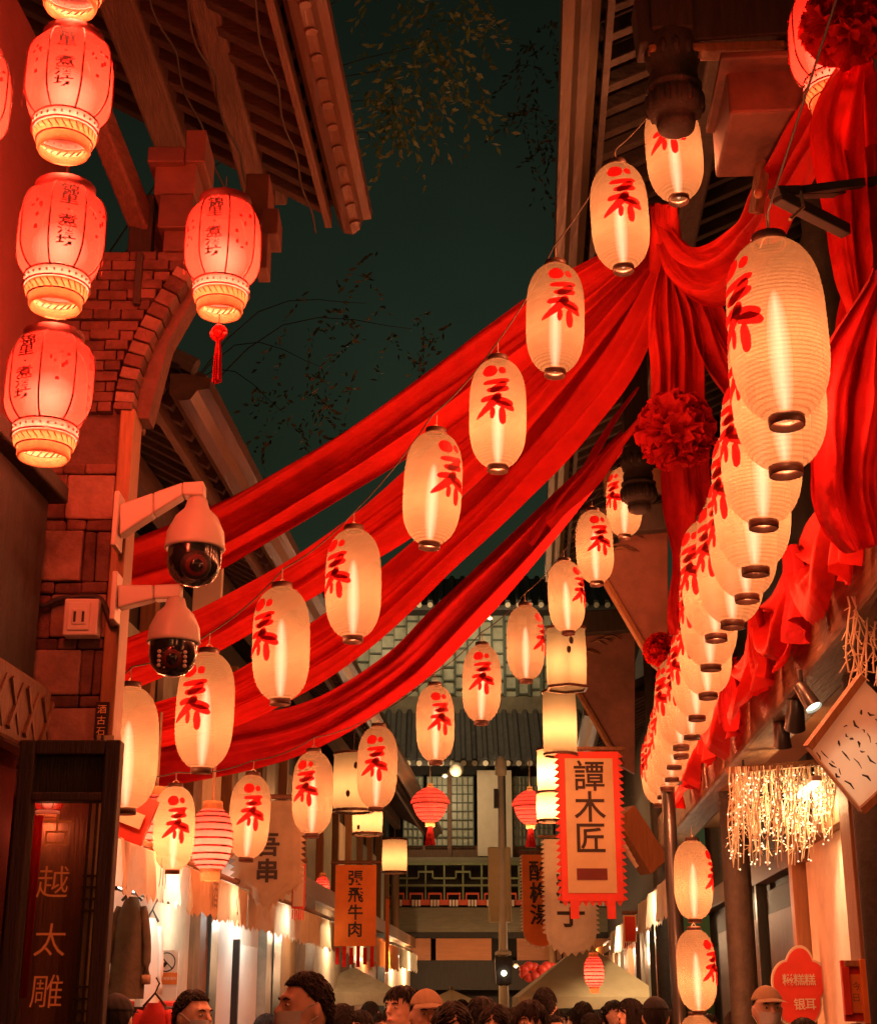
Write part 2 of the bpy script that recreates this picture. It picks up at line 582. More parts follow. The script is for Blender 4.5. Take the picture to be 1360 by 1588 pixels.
LR, LH = 0.152, 0.62
def lan_r(z):
    q = abs(z) / (LH / 2)
    return LR * max(0.30, (1 - min(q, 1) ** 3.4) ** 0.5) if q < 1 else LR * 0.30
def make_paper_lantern():
    root = thing('paper_lantern', 'x', 'lantern')
    n = 64
    prof = []
    for i in range(n + 1):
        z = -LH / 2 * 0.985 + LH * 0.985 * i / n
        prof.append((lan_r(z) * (1.0 if i % 2 else 0.988), z))
    MB().lathe(prof, 30).build('paper_shade', 'paper_cream', root, True)
    # red brush character 养 painted round the front
    m = MB()
    S = [([(797, 212), (797, 185), (797, 158)], [20, 33, 20]),
         ([(853, 200), (853, 184), (853, 168)], [10, 16, 10]),
         ([(772, 240), (825, 236), (882, 227)], [8, 10, 9]),
         ([(868, 236), (840, 258), (802, 278)], [10, 14, 10]),
         ([(788, 272), (830, 270), (878, 262)], [8, 11, 10]),
         ([(762, 312), (800, 306), (846, 298)], [9, 11, 9]),
         ([(843, 286), (806, 332), (741, 384)], [14, 15, 7]),
         ([(812, 306), (856, 320), (896, 328)], [9, 15, 10]),
         ([(826, 326), (866, 336), (900, 352)], [8, 14, 8]),
         ([(814, 346), (812, 368), (810, 392)], [7, 10, 6]),
         ([(848, 344), (851, 380), (853, 415)], [9, 14, 10])]
    for k, (p, w) in enumerate(S):
        rows = stroke_strip(p, [x * (1.10 if 2 <= k <= 8 else 1.05) for x in w], 12)
        g = []
        for a, b in rows:
            row = []
            for f in (0, 0.34, 0.67, 1):
                px = a[0] + (b[0] - a[0]) * f
                py = a[1] + (b[1] - a[1]) * f
                x = (px - 820) / 275 * 2 * LR * 1.16
                z = (330 - 285 + (285 - py) * 1.14) / 525 * LH
                r = lan_r(z) + 0.0022 + 0.0004 * k
                row.append(V((r * math.sin(x / LR), -r * math.cos(x / LR), z)))
            g.append(row)
        m.sheet(g)
    m.build('character', 'ink_red', root)
    for z, nm in ((-LH / 2, 'bottom_ring'), (LH / 2, 'top_ring')):
        r = LR * 0.34
        MB().lathe([(r, z - 0.017), (r * 1.05, z - 0.017), (r * 1.08, z), (r * 1.05, z + 0.017), (r, z + 0.017), (r * 0.93, z), (r, z - 0.017)], 20).build(nm, 'lantern_ring', root, True)
    tb = MB()
    for q in (0.25, 0.45, 0.65, 0.85, 1.05):  # nested faint shells imitate the soft bright streak seen through the paper
        tb.ball((0, 0, -0.085), (0.034 * q, 0.034 * q, 0.17 + 0.05 * q), 14, 14)
    tb.build('tube_glow', 'glow_white', root, True)
    h = MB()
    h.tube([(-0.05, 0, LH / 2), (0, 0, LH / 2 + 0.045), (0.05, 0, LH / 2)], 0.0022, 5)
    h.tube([(0, 0, LH / 2 + 0.04), (0, 0, LH / 2 + 0.10)], 0.003, 5)
    h.build('hanger', 'rope', root)
    add_bulb(root, -0.09, 28, (1.0, 0.24, 0.09), 0.05)
    add_bulb(root, 0.10, 9, (1.0, 0.24, 0.09), 0.05)  # second light, added to even out the glow up the paper
    return root
LAN = make_paper_lantern()
LAN_USED = [False]
def paper_lantern(u, v, t, face, label, group, s=1.0, tilt=0.0):
    rot = (RN.uniform(-0.03, 0.03), tilt + RN.uniform(-0.045, 0.045), math.radians(face + RN.uniform(-6, 6)))
    s *= RN.uniform(0.97, 1.03)
    p = at(u, v, t)
    if not LAN_USED[0]:
        LAN_USED[0] = True
        LAN.location = p
        LAN.rotation_euler = rot
        LAN.scale = (s, s, s)
        return tag(LAN, label, 'lantern', group)
    return dup(LAN, p, rot, label, group, scale=(s, s, s))
def put_string(pts, labels, group, wire_label, wire_ext, sag=0.03):
    top = []
    for (u, v, t, face), lab in zip(pts, labels):
        s_ = 1.0 if t > 10.6 or t < 8 else {10.5: 0.95, 9.7: 0.90, 8.4: 0.79}.get(t, 1.0)
        o = paper_lantern(u, v, t, face, lab, group, s_)
        top.append(o.location + V((0, 0, (LH / 2 + 0.10) * o.scale[2])))
    ps = [wire_ext[0]] + top + [wire_ext[1]]
    line = []
    for a, b in zip(ps[:-1], ps[1:]):
        for k in range(6):
            f = k / 6
            line.append(a.lerp(b, f) - V((0, 0, sag * 4 * f * (1 - f))))
    line.append(ps[-1])
    tag(MB().tube(line, 0.004, 5).build('lantern_wire', 'wire'), wire_label, 'wire')
ORD = ['first', 'second', 'third', 'fourth', 'fifth', 'sixth', 'seventh', 'eighth', 'ninth', 'tenth', 'eleventh', 'twelfth', 'thirteenth', 'fourteenth',
       'fifteenth', 'sixteenth', 'seventeenth', 'eighteenth', 'nineteenth', 'twentieth', 'twenty-first']
# unseen lanterns added outside the picture to light faces and pillar from the front
for i, (c_, l_, z_) in enumerate(((1.62, 3.6, 1.75), (1.62, 3.6, 2.45), (1.62, 3.6, 3.15), (0.85, 1.4, 3.6), (-0.75, 1.2, 3.6))):
    o = paper_lantern(0, 0, 1, -60, 'unseen cream lantern added near the camera for front light, %s of five' % ORD[i], 'added front lights near the camera')
    o.location = st(c_, l_, z_)
near = [(1045, 232, 7.8, -25), (961, 335, 7.75, 4), (861, 493, 7.75, 8), (772, 641, 7.75, -8), (671, 757, 7.75, 32), (548, 905, 7.8, -38), (436, 998, 7.75, -42), (318, 1102, 7.6, -14), (198, 1160, 7.3, -60)]
put_string(near, ['cream paper lantern partly behind the carved pendant, top end of the near string'] +
           ['cream paper lantern with red brush character, %s from the carved pendant on near string' % ORD[i] for i in range(1, 8)] +
           ['cream paper lantern half hidden by the stone pillar, lowest of the near string'],
           'lanterns on the near string across the street', 'thin dark wire the near lanterns hang from', (at(1075, 60, 7.9), at(120, 1080, 7.2)))
far = [(968, 778, 12.4, -55), (922, 848, 12.2, 4), (878, 925, 12.0, 55), (815, 997, 11.9, 58), (747, 1060, 11.7, 2), (675, 1122, 11.6, 18), (585, 1190, 11.4, -4), (485, 1230, 10.5, -24), (387, 1267, 9.7, 14), (270, 1285, 8.4, 18)]
put_string(far, ['small cream lantern behind the farther carved pendant, high end of the far string'] +
           ['cream paper lantern with red character, %s from the high end of the far string' % ORD[i] for i in range(1, 9)] +
           ['cream paper lantern with red character beside the red pleated lantern, low end of far string'],
           'lanterns on the far string across the street', 'thin dark wire the far lanterns hang from', (at(1010, 690, 12.6), at(150, 1200, 7.6)))
# the long row under the eave beam: each lantern's base hangs at one height
row = [(1218, 665), (1216, 735), (1190, 823), (1173, 889), (1158, 938), (1139, 973), (1110, 999), (1104, 1042), (1097, 1086), (1082, 1121), (1074, 1147), (1056, 1163), (1053, 1178), (1048, 1194), (1042, 1212), (1036, 1226), (1030, 1240), (1024, 1252)]
HB = 1.645
row_tops = []
for i, (u, v) in enumerate(row):
    d = ray(u, v)
    p = EYE + d * (HB / d.z)
    t = HB / d.z
    o = paper_lantern(0, 0, 1, -62 + RN.uniform(-8, 8), ('large cream lantern nearest the camera in the row under the eave beam' if i == 0 else
                      'last small cream lantern at the far end of the long row' if i == len(row) - 1 else
                      '%s nearest cream lantern in the long row beside the red drape' % ORD[i]), 'lanterns in the long row under the eave beam')
    o.location = p + V((0, 0, LH / 2 + 0.02))
    row_tops.append(o.location + V((0, 0, LH / 2 + 0.10)))
tag(MB().tube([row_tops[0] + V((-0.05, -1.2, 0.02))] + row_tops + [row_tops[-1] + V((0.05, 0.8, 0))], 0.004, 5).build('lantern_wire', 'wire'), 'dark wire carrying the long row of lanterns under the eave beam', 'wire')

# octagonal gauze lanterns of the wine house
def make_gauze_lantern(tassel=False):
    root = thing('gauze_lantern', 'x', 'lantern')
    Rr = 0.165
    prof = [(0.64, -0.19), (0.80, -0.165), (0.93, -0.125), (1.0, -0.07), (1.0, 0.07), (0.95, 0.125), (0.84, 0.165), (0.66, 0.19)]
    for k in range(8):
        a0 = 2 * PI * (k - 0.5) / 8 - PI / 2
        a1 = 2 * PI * (k + 0.5) / 8 - PI / 2
        g = []
        for r, z in prof:
            row_ = []
            for j in range(5):
                f = j / 4
                x = V((math.cos(a0), math.sin(a0), 0)).lerp(V((math.cos(a1), math.sin(a1), 0)), f)
                x = x * (1 + 0.035 * math.sin(PI * f))
                row_.append(V((x.x * r * Rr, x.y * r * Rr, z)))
            g.append(row_)
        pn = MB().sheet(g).build('paper_panel', 'paper_red', root, True)
        MB().tube([V((math.cos(a0) * r * Rr * 1.006, math.sin(a0) * r * Rr * 1.006, z)) for r, z in spl(prof, 16)], 0.0038, 5).build('rib', 'rib_dark', root)
        ca = (a0 + a1) / 2
        n = V((math.cos(ca), math.sin(ca), 0))
        X = V((-math.sin(ca), math.cos(ca), 0))
        if k % 2 == 0:
            for q, ch in enumerate('锦里·煮酒坊'):
                zz = 0.128 - 0.047 * q
                if k % 4 == 0:
                    lo_, hi_ = zz - 0.03, zz + 0.03
                    rr = max(a_[0] + (b_[0] - a_[0]) * (w_ - a_[1]) / (b_[1] - a_[1]) for w_ in (lo_, zz, hi_) for a_, b_ in zip(prof[:-1], prof[1:]) if a_[1] <= w_ <= b_[1]) * Rr * 0.958
                    letter(ch, n * (rr + 0.004) + V((0, 0, zz)), X, V((0, 0, 1)), 0.050, 'ink', root, 0.022, 1.45)
                else:
                    letter(ch, n * (0.965 * Rr + 0.004) + X * 0.02 + V((0, 0, zz - 0.02)), X, V((0, 0, 1)), 0.026, 'rib_dark', root, 0.0, 1.1)
        else:
            # faint seal marks
            m = MB()
            for q in range(7):
                p = n * (0.965 * Rr + 0.005) + X * RN.uniform(-0.035, 0.035) + V((0, 0, RN.uniform(-0.08, 0.09)))
                w, h = RN.uniform(0.004, 0.009), RN.uniform(0.005, 0.012)
                m.add([p - X * w - V((0, 0, h)), p + X * w - V((0, 0, h * 0.6)), p + X * w * 0.7 + V((0, 0, h)), p - X * w + V((0, 0, h * 0.8))], [(0, 1, 2, 3)])
            tag(m.build('seal_mark', 'ink_red', root), kind='stuff')
    # collars
    c = MB()
    c.lathe([(0.66 * Rr, -0.188), (0.74 * Rr, -0.20), (0.74 * Rr, -0.235), (0.66 * Rr, -0.243)], 24)
    col = c.build('lower_collar', 'paper_collar', root, True)
    for z, r in ((-0.190, 0.715), (-0.238, 0.74), (-0.283, 0.62)):
        MB().lathe([(r * Rr, z - 0.004), (r * Rr + 0.005, z), (r * Rr, z + 0.004), (r * Rr - 0.004, z), (r * Rr, z - 0.004)], 24).build('band', 'rib_dark', col, True)
    dd = MB()
    for k in range(28):
        a = 2 * PI * k / 28
        q = V((math.cos(a), math.sin(a), 0))
        dd.box(q * 0.745 * Rr + V((0, 0, -0.217)), (0.006, 0.006, 0.008), Matrix.Rotation(a, 3, 'Z'))
        dd.tube([q * 0.70 * Rr + V((0, 0, -0.25)), V((math.cos(a + 0.16), math.sin(a + 0.16), 0)) * 0.645 * Rr + V((0, 0, -0.278))], 0.003, 4)
    tag(dd.build('collar_pattern', 'rib_dark', col), kind='stuff')
    MB().lathe([(0.69 * Rr, -0.243), (0.71 * Rr, -0.25), (0.66 * Rr, -0.28), (0.60 * Rr, -0.288)], 24).build('fringe_band', 'gold_trim', root, True)
    MB().lathe([(0.58 * Rr, -0.285), (0.60 * Rr, -0.315), (0.56 * Rr, -0.33), (0.52 * Rr, -0.325), (0.53 * Rr, -0.29)], 24).build('bottom_rim', 'gold_trim', root, True)
    MB().lathe([(0.66 * Rr, 0.188), (0.70 * Rr, 0.19), (0.70 * Rr, 0.225), (0.62 * Rr, 0.232), (0.62 * Rr, 0.192)], 24).build('top_collar', 'rib_dark', root, True)
    MB().tube([(-0.6 * Rr, 0, 0.23), (0, 0, 0.27), (0.6 * Rr, 0, 0.23)], 0.003, 5).tube([(0, 0, 0.268), (0, 0, 0.345)], 0.0025, 5).build('hanger', 'wire', root)
    tb = MB()
    for q in (0.15, 0.28, 0.41, 0.54, 0.67, 0.80, 0.92, 1.04):  # nested faint shells imitate a soft halo around the bulb
        tb.ball((0, 0, -0.06), (0.10 * q, 0.10 * q, 0.10 * q), 14, 10)
    tb.build('bulb_glow', 'glow_red', root, True)
    add_bulb(root, -0.085, 44, (1.0, 0.115, 0.05), 0.05)
    add_bulb(root, -0.355, 1.0, (1.0, 0.22, 0.09), 0.02)  # extra light added below the rim to brighten the pillar, no bulb there
    if tassel:
        MB().tube([(0, 0, -0.33), (0, 0, -0.39)], 0.0025, 5).build('cord', 'red_cloth', root)
        kn = MB()
        for a in range(3):
            q = a * PI / 3
            X = V((math.cos(q * 0), 0, 0))
            kn.tube([V((0.034 * math.cos(w) * (1 if a else 0.8), 0.006 * math.sin(3 * w), -0.42 + 0.034 * math.sin(w) * (0.75 if a == 1 else 1))) for w in [2 * PI * i / 14 for i in range(15)]], 0.006, 6)
        kn.ball((0, 0, -0.42), (0.024, 0.012, 0.024), 8, 6)
        kn.build('knot', 'red_cloth', root, True)
        ts = MB()
        for k in range(26):
            a = RN.uniform(0, 2 * PI); r0 = RN.uniform(0, 0.009); r1 = r0 * 2.6
            ts.tube([(r0 * math.cos(a), r0 * math.sin(a), -0.455), (r1 * 0.75 * math.cos(a), r1 * 0.75 * math.sin(a), -0.53), (r1 * math.cos(a), r1 * math.sin(a), -0.645 + RN.uniform(-0.008, 0.008))], 0.0035, 4)
        ts.build('tassel', 'red_cloth', root)
    return root
G1 = make_gauze_lantern()
GS = 1.0
gz = [(108, 128, 4.85, 8, 'red gauze lantern with black lettering, highest whole one of the hanging column'),
      (95, 366, 4.85, 22, 'red gauze lantern in the middle of the hanging column by the pillar'),
      (77, 596, 4.85, -20, 'red gauze lantern with glowing pale panel, lowest of the hanging column'),
      (118, -92, 4.85, 0, 'red gauze lantern at the top edge, only its gilt collar showing'),
      (-52, 150, 4.6, 10, 'red gauze lantern cut off at the picture edge behind the column'),
      (1288, 62, 5.9, 40, 'red gauze lantern partly covered by the red cloth rosette')]
for i, (u, v, t, rz, lab) in enumerate(gz):
    o = G1 if i == 0 else dup(G1)
    o.scale = (t / 5.62, t / 5.62, t / 5.62 * 0.92) if i < 5 else (1, 1, 1)
    o.location = at(u, v, t)
    o.rotation_euler = (0, 0, math.radians(rz))
    tag(o, lab, 'lantern', 'red gauze lanterns')
G2 = make_gauze_lantern(True)
G2.location = at(346, 381, 5.35)
G2.scale = (0.823, 0.823, 0.823)
G2.rotation_euler = (0, 0, math.radians(-6))
tag(G2, 'red gauze lantern with knotted tassel hanging alone under the eave', 'lantern')
G3 = dup(G1, at(76, 1233, 5.42), (0, 0, 0.2), 'small red lantern set inside as the reflection in the lettered shop window', 'red gauze lanterns', scale=(0.36, 0.36, 0.30))  # built behind the glass to stand for a lantern reflected in it
for ch in G3.children:
    if ch.type == 'LIGHT':
        ch.data = ch.data.copy()
        ch.data.energy = 0.5
# ================================================================== RED CLOTH
def swag(pts, W, folds=5, amp=0.048, seed=0, across=None, n=90, m=44, tilt=0.0):
    """a strip of cloth along pts (u, v, depth), W metres wide, gathered into lengthwise folds"""
    rn = random.Random(seed)
    P = [V(p) for p in spl([tuple(at(*q)) for q in pts], n)]
    Ws = [w[0] for w in spl([(w,) for w in W], n)]
    ph = [rn.uniform(0, 6.28) for _ in range(6)]
    g = []
    for i, p in enumerate(P):
        T = (P[min(n - 1, i + 1)] - P[max(0, i - 1)]).normalized()
        s = i / (n - 1)
        if across is None:
            D = V((0, 0, -1)) + T * T.z
            D.normalize()
        else:
            D = V(across) - T * T.dot(V(across))
            D.normalize()
        Nn = T.cross(D).normalized()
        if tilt:
            D, Nn = D * math.cos(tilt) + Nn * math.sin(tilt), Nn * math.cos(tilt) - D * math.sin(tilt)
        w = Ws[i]
        a = amp * (0.55 + 0.45 * math.sin(PI * s)) * (1 if w > 0.12 else 0.6)
        r = []
        for j in range(m + 1):
            f = j / m
            ff = f + 0.020 * math.sin(9 * f + 3 * s + ph[0]) + 0.012 * math.sin(23 * f - 7 * s + ph[5])
            dep = math.sin(folds * PI * f + 1.3 * math.sin(3.1 * s + ph[1]) + ph[2]) + 0.5 * math.sin(folds * 1.7 * PI * f + 2.2 * s * 2 + ph[3]) + 0.20 * math.sin(folds * 4.1 * PI * f + 9 * s + ph[4]) * (0.5 + 0.5 * math.sin(5 * s + ph[1])) + 0.10 * math.sin(folds * 7.3 * PI * f - 14 * s + ph[0]) * (0.5 + 0.5 * math.sin(8 * s + ph[3])) + 0.22 * math.sin(17 * s + 7 * f + ph[5]) * math.sin(4 * s + 3 * f + ph[2]) + 0.08 * math.sin(43 * s - 11 * f + ph[1])
            edge = 0.018 * math.sin(11 * s + ph[3] + (0 if f < 0.5 else 2)) * abs(2 * f - 1)
            r.append(p + D * ((ff - 0.5) * w + edge) + Nn * a * dep)
        g.append(r)
    return g
def cloth(name, label, cat, pts, W, mat='red_cloth', group=None, **k):
    m = MB().sheet(swag(pts, W, **k))
    o = m.build(name, mat, None, True)
    return tag(o, label, cat, group)
G_SW = 'red cloth swags across the street'
cloth('cloth_swag', 'red cloth swag crossing the street highest, above the other swags', 'cloth',
      [(1030, 355, 8.6), (930, 425, 8.5), (830, 498, 8.4), (700, 598, 8.35), (560, 700, 8.3), (400, 800, 8.3), (290, 855, 8.2), (150, 905, 8.0)],
      [0.10, 0.25, 0.32, 0.37, 0.38, 0.37, 0.34, 0.30], group=G_SW, seed=1, folds=4)
cloth('cloth_swag', 'red cloth swag just under the highest one, passing behind the near lanterns', 'cloth',
      [(1030, 375, 8.8), (945, 470, 8.8), (850, 575, 8.8), (760, 668, 8.8), (640, 775, 8.8), (520, 862, 8.8), (400, 938, 8.7), (300, 992, 8.6), (150, 1050, 8.4)],
      [0.10, 0.22, 0.29, 0.31, 0.31, 0.30, 0.30, 0.28, 0.26], group=G_SW, seed=2, folds=3)
cloth('cloth_swag', 'broad red cloth swag running steeply below the near lanterns to the pillar', 'cloth',
      [(1035, 400, 8.7), (965, 535, 8.9), (880, 648, 9.1), (780, 762, 9.3), (680, 858, 9.4), (560, 965, 9.4), (450, 1038, 9.3), (330, 1098, 9.2), (150, 1150, 9.0)],
      [0.14, 0.34, 0.37, 0.35, 0.33, 0.32, 0.31, 0.30, 0.28], group=G_SW, seed=3, folds=5)
cloth('cloth_swag', 'dark crimson cloth swag lowest of all, sagging above the shop awnings', 'cloth',
      [(1000, 640, 12.3), (905, 748, 12.4), (800, 862, 12.4), (700, 962, 12.4), (620, 1040, 12.3), (500, 1118, 12.1), (380, 1155, 11.9), (150, 1188, 11.5)],
      [0.10, 0.26, 0.34, 0.38, 0.38, 0.40, 0.42, 0.44], mat='crimson_cloth', group=G_SW, seed=4, folds=4)
cloth('cloth_swag', 'narrow twisted red cloth strand beside the swags above the far lanterns', 'cloth',
      [(1012, 620, 9.2), (960, 690, 9.5), (905, 758, 9.8), (850, 815, 10.0)], [0.05, 0.09, 0.11, 0.10], group=G_SW, seed=5, folds=2, amp=0.02)
cloth('cloth_swag', 'thin dark crimson strand between the steep swag and the narrow one', 'cloth',
      [(990, 600, 9.6), (930, 690, 9.9), (870, 770, 10.2), (820, 840, 10.4)], [0.04, 0.06, 0.07, 0.07], mat='crimson_cloth', group=G_SW, seed=6, folds=2, amp=0.02)
G_DR = 'red drapes on the timber building'
cloth('cloth_drape', 'red cloth loop slung from the knot up to the upper rosette', 'drape',
      [(1020, 335, 8.5), (1050, 405, 8.2), (1095, 430, 7.9), (1150, 400, 7.5), (1200, 320, 7.0), (1260, 215, 6.5), (1310, 130, 6.1), (1345, 70, 5.9)],
      [0.12, 0.26, 0.34, 0.34, 0.34, 0.32, 0.28, 0.16], group=G_DR, seed=7, folds=5, amp=0.05)
cloth('cloth_drape', 'red cloth tail falling from the knot towards the big lantern', 'drape',
      [(1040, 380, 8.5), (1085, 470, 8.4), (1125, 560, 8.3), (1160, 640, 8.2)], [0.14, 0.22, 0.24, 0.2], mat='crimson_cloth', group=G_DR, seed=8, folds=4, across=(1, 0, 0))
cloth('cloth_drape', 'gathered red cloth hanging straight from the knot to the round rosette', 'drape',
      [(1030, 345, 8.45), (1037, 430, 8.45), (1046, 540, 8.4), (1052, 660, 8.4)], [0.06, 0.16, 0.28, 0.34], group=G_DR, seed=9, folds=7, across=(1, 0, 0))
cloth('cloth_drape', 'flat crimson cloth panel hanging below the round rosette', 'drape',
      [(1062, 690, 8.5), (1068, 790, 8.5), (1072, 890, 8.5), (1074, 985, 8.5)], [0.30, 0.26, 0.25, 0.25], mat='crimson_cloth', group=G_DR, seed=10, folds=3, across=(1, 0, 0))
cloth('cloth_drape', 'bright red cloth fall below the upper rosette at picture edge', 'drape',
      [(1335, 85, 5.7), (1318, 200, 5.6), (1330, 320, 5.5), (1345, 430, 5.4), (1352, 540, 5.3)], [0.12, 0.26, 0.24, 0.16, 0.12], group=G_DR, seed=11, folds=5, across=(1, 0, 0))
cloth('cloth_drape', 'thick bunched red cloth beside the nearest big lantern', 'drape',
      [(1370, 420, 4.9), (1335, 540, 4.9), (1318, 660, 4.95), (1320, 760, 5.0), (1345, 850, 5.0)], [0.10, 0.20, 0.24, 0.24, 0.12], mat='crimson_cloth', group=G_DR, seed=12, folds=5, across=(1, 0, 0), amp=0.06)
cloth('cloth_drape', 'wide red cloth panel at the picture edge behind the bunched one', 'drape',
      [(1365, 230, 5.6), (1372, 420, 5.5), (1362, 620, 5.5), (1350, 800, 5.5)], [0.25, 0.30, 0.30, 0.2], group=G_DR, seed=13, folds=4, across=(1, 0, 0))
# scalloped swags along the eave beam
ys = [4.6, 5.75, 6.9, 8.1, 9.4, 10.7, 12.0, 13.2]
for i in range(len(ys) - 1):
    a, b = ys[i], ys[i + 1]
    g = []
    n, mm = 34, 22
    rn = random.Random(40 + i)
    p0, p1, p2 = (rn.uniform(0, 6) for _ in range(3))
    for k in range(n + 1):
        f = k / n
        sag = 4 * f * (1 - f)
        rowp = []
        top = 2.14 - 0.05 * sag
        drop = 0.12 + 0.36 * sag * rn.uniform(0.97, 1.03)
        for j in range(mm + 1):
            q = j / mm
            fold = 0.05 * math.sin(9 * q + 2.2 * math.sin(PI * f) + p0) * (0.4 + q) + 0.028 * math.sin(19 * q - 4 * f + p1)
            y = a + (b - a) * (f + 0.04 * math.sin(7 * q + p2) * sag)
            rowp.append(st(1.36 + fold - 0.10 * q * sag, y, EYE.z + top - drop * q + 0.035 * math.sin(8 * q + p1) * sag))
        g.append(rowp)
    o = MB().sheet(g).build('cloth_drape', 'red_cloth', None, True)
    tag(o, ['red cloth scallop nearest the camera on the eave beam', 'second nearest red cloth scallop on the eave beam', 'third nearest red cloth scallop on the eave beam',
            'fourth red cloth scallop along the eave beam beside lanterns', 'fifth red cloth scallop along the eave beam', 'sixth red cloth scallop along the eave beam', 'last red cloth scallop at the far end of the eave beam'][i], 'drape', 'red scallops along the eave beam')
    # gathered tail at the joint
    t0 = st(1.30, b, EYE.z + 2.12)
    gg = []
    for k in range(14):
        f = k / 13
        rowp = []
        for j in range(17):
            q = j / 16
            w = 0.05 + 0.17 * f
            rowp.append(t0 + V((0.03 * math.sin(q * 25 + p0), (q - 0.5) * w * 1.4, -0.44 * f + 0.05 * math.sin(q * 7 + p1) * f)) + V((0.04 * math.sin(q * 13 + f * 3) * (0.3 + f), 0, 0)))
        gg.append(rowp)
    o = MB().sheet(gg).build('cloth_tail', 'crimson_cloth' if i % 2 else 'red_cloth', None, True)
    tag(o, 'gathered red cloth tail after the %s scallop of the eave beam' % ORD[i], 'drape', 'red tails along the eave beam')

def rosette(u, v, t, r, label, seed, mat='crimson_cloth'):
    rn = random.Random(seed)
    c = at(u, v, t)
    root = thing('cloth_rosette', label, 'rosette', c, 'red cloth rosettes')
    MB().ball(c, r * 0.62, 14, 10).build('core', mat, root, True)
    N = 95
    for k in range(N):
        z = 1 - 2 * (k + 0.5) / N
        a = k * 2.39996
        d = V((math.sqrt(1 - z * z) * math.cos(a), math.sqrt(1 - z * z) * math.sin(a), z))
        d = (d + V((rn.uniform(-.2, .2), rn.uniform(-.2, .2), rn.uniform(-.2, .2)))).normalized()
        x = d.cross(V((rn.uniform(-1, 1), rn.uniform(-1, 1), rn.uniform(-1, 1)))).normalized()
        y = d.cross(x)
        g = []
        s = r * rn.uniform(0.30, 0.42)
        ph = rn.uniform(0, 6)
        for i in range(5):
            f = i / 4
            rr = []
            for j in range(8):
                q = j / 7 - 0.5
                wv = 0.22 * s * math.sin(q * 15 + ph) * (0.3 + f)
                rr.append(c + d * (r * 0.52 + r * 0.46 * f + 0.06 * r * math.sin(q * 9 + ph)) + x * q * s * 2.1 * (0.6 + 0.5 * f) + y * (wv + s * 0.5 * f * f))
            g.append(rr)
        MB().sheet(g).build('petal', mat, root, True)
    return root
rosette(1048, 668, 8.25, 0.215, 'round dark red cloth rosette tied below the cloth knot', 1)
rosette(1312, 36, 5.55, 0.16, 'leafy red cloth rosette at the top edge over a gauze lantern', 2, 'red_cloth')
rosette(1024, 1008, 11.5, 0.13, 'small red cloth rosette half behind the long lantern row', 3, 'red_cloth')
# the knot that gathers the swags
kn = MB()
for k in range(9):
    a = k * 0.7
    kn.tube([at(1012 + 4 * k, 318 + 3 * math.sin(k * 2), 8.5 - 0.03 * k), at(1020 + 3 * k, 365, 8.42), at(1014 + 5 * k, 420 + 6 * math.sin(k), 8.5)], [0.02, 0.045, 0.03], 8)
tag(kn.build('cloth_knot', 'red_cloth', None, True), 'bunched red cloth knot where all the swags meet under the eave', 'knot')
# ================================================================== GROUND
g = MB()
g.add([(-60, -20, 0), (60, -20, 0), (60, 120, 0), (-60, 120, 0)], [(0, 1, 2, 3)])
tag(g.build('ground', 'paving'), None, None, None, 'structure')

# ================================================================== WINE HOUSE (near building with the stone pillar)
PY = 5.6
def pX(u, v=950, y=PY):
    return atY(u, v, y).x
def pZ(v, y=PY):
    return atY(680, v, y).z
x0, x1 = pX(40), pX(166)
wine = thing('wine_house', 'wine house with stone pillar, brick bracket and dark timber eave lit red', 'building', (x0, PY, 0))
MB().box(((x0 + x1) / 2, PY + 0.18, 2.0), (x1 - x0 - 0.02, 0.30, 4.0)).build('pillar_core', 'mortar', wine)
# stone blocks and brick courses laid on the pillar's face
z = 0.35
rb = random.Random(5)
kk = 0
def block(xa, xb, za, zb, mat, dy):
    gap = 0.0035
    w = xb - xa - gap; h = zb - za - gap
    m = MB()
    q = lambda: rb.uniform(-0.003, 0.003)
    ps = []
    for yy in (PY - 0.012 - dy, PY + 0.06):
        ps += [V((xa + gap / 2 + q(), yy, za + gap / 2 + q())), V((xb - gap / 2 + q(), yy, za + gap / 2 + q())), V((xb - gap / 2 + q(), yy, zb - gap / 2 + q())), V((xa + gap / 2 + q(), yy, zb - gap / 2 + q()))]
    m.hexa([ps[0], ps[1], ps[5], ps[4], ps[3], ps[2], ps[6], ps[7]])
    m.build('brick' if mat == 'brick' else 'stone', mat, wine, bevel=0.008)
while z < 3.62:
    hh = rb.uniform(0.17, 0.215)
    if kk % 2 == 0:
        xm = x0 + (x1 - x0) * rb.uniform(0.64, 0.74)
        block(x0, xm, z, z + hh, 'stone', rb.uniform(0.008, 0.022))
        xa = xm
        while xa < x1 - 0.03:
            xb = min(x1, xa + 0.05)
            if x1 - xb < 0.02: xb = x1
            block(xa, xb, z, z + hh, 'brick', rb.uniform(-0.004, 0.006))
            xa = xb
    else:
        xm = x0 + (x1 - x0) * rb.uniform(0.3, 0.42)
        block(x0, xm, z, z + hh * 0.95, 'brick', rb.uniform(-0.006, 0.004))
        block(xm, x1, z, z + hh * 0.95, 'stone', rb.uniform(0.0, 0.016))
        hh *= 0.95
    z += hh
    xs = [x0, x0 + (x1 - x0) * rb.uniform(0.3, 0.45), x0 + (x1 - x0) * rb.uniform(0.6, 0.75), x1]
    for a, b in zip(xs[:-1], xs[1:]):
        block(a, b, z, z + 0.048, 'brick', rb.uniform(-0.004, 0.012))
    z += 0.048
    kk += 1
# timber corner post
MB().box(((pX(166) + pX(189)) / 2, PY + 0.06, 1.95), (pX(189) - pX(166), 0.16, 3.9)).build('corner_post', 'wood_warm', wine, bevel=0.006)
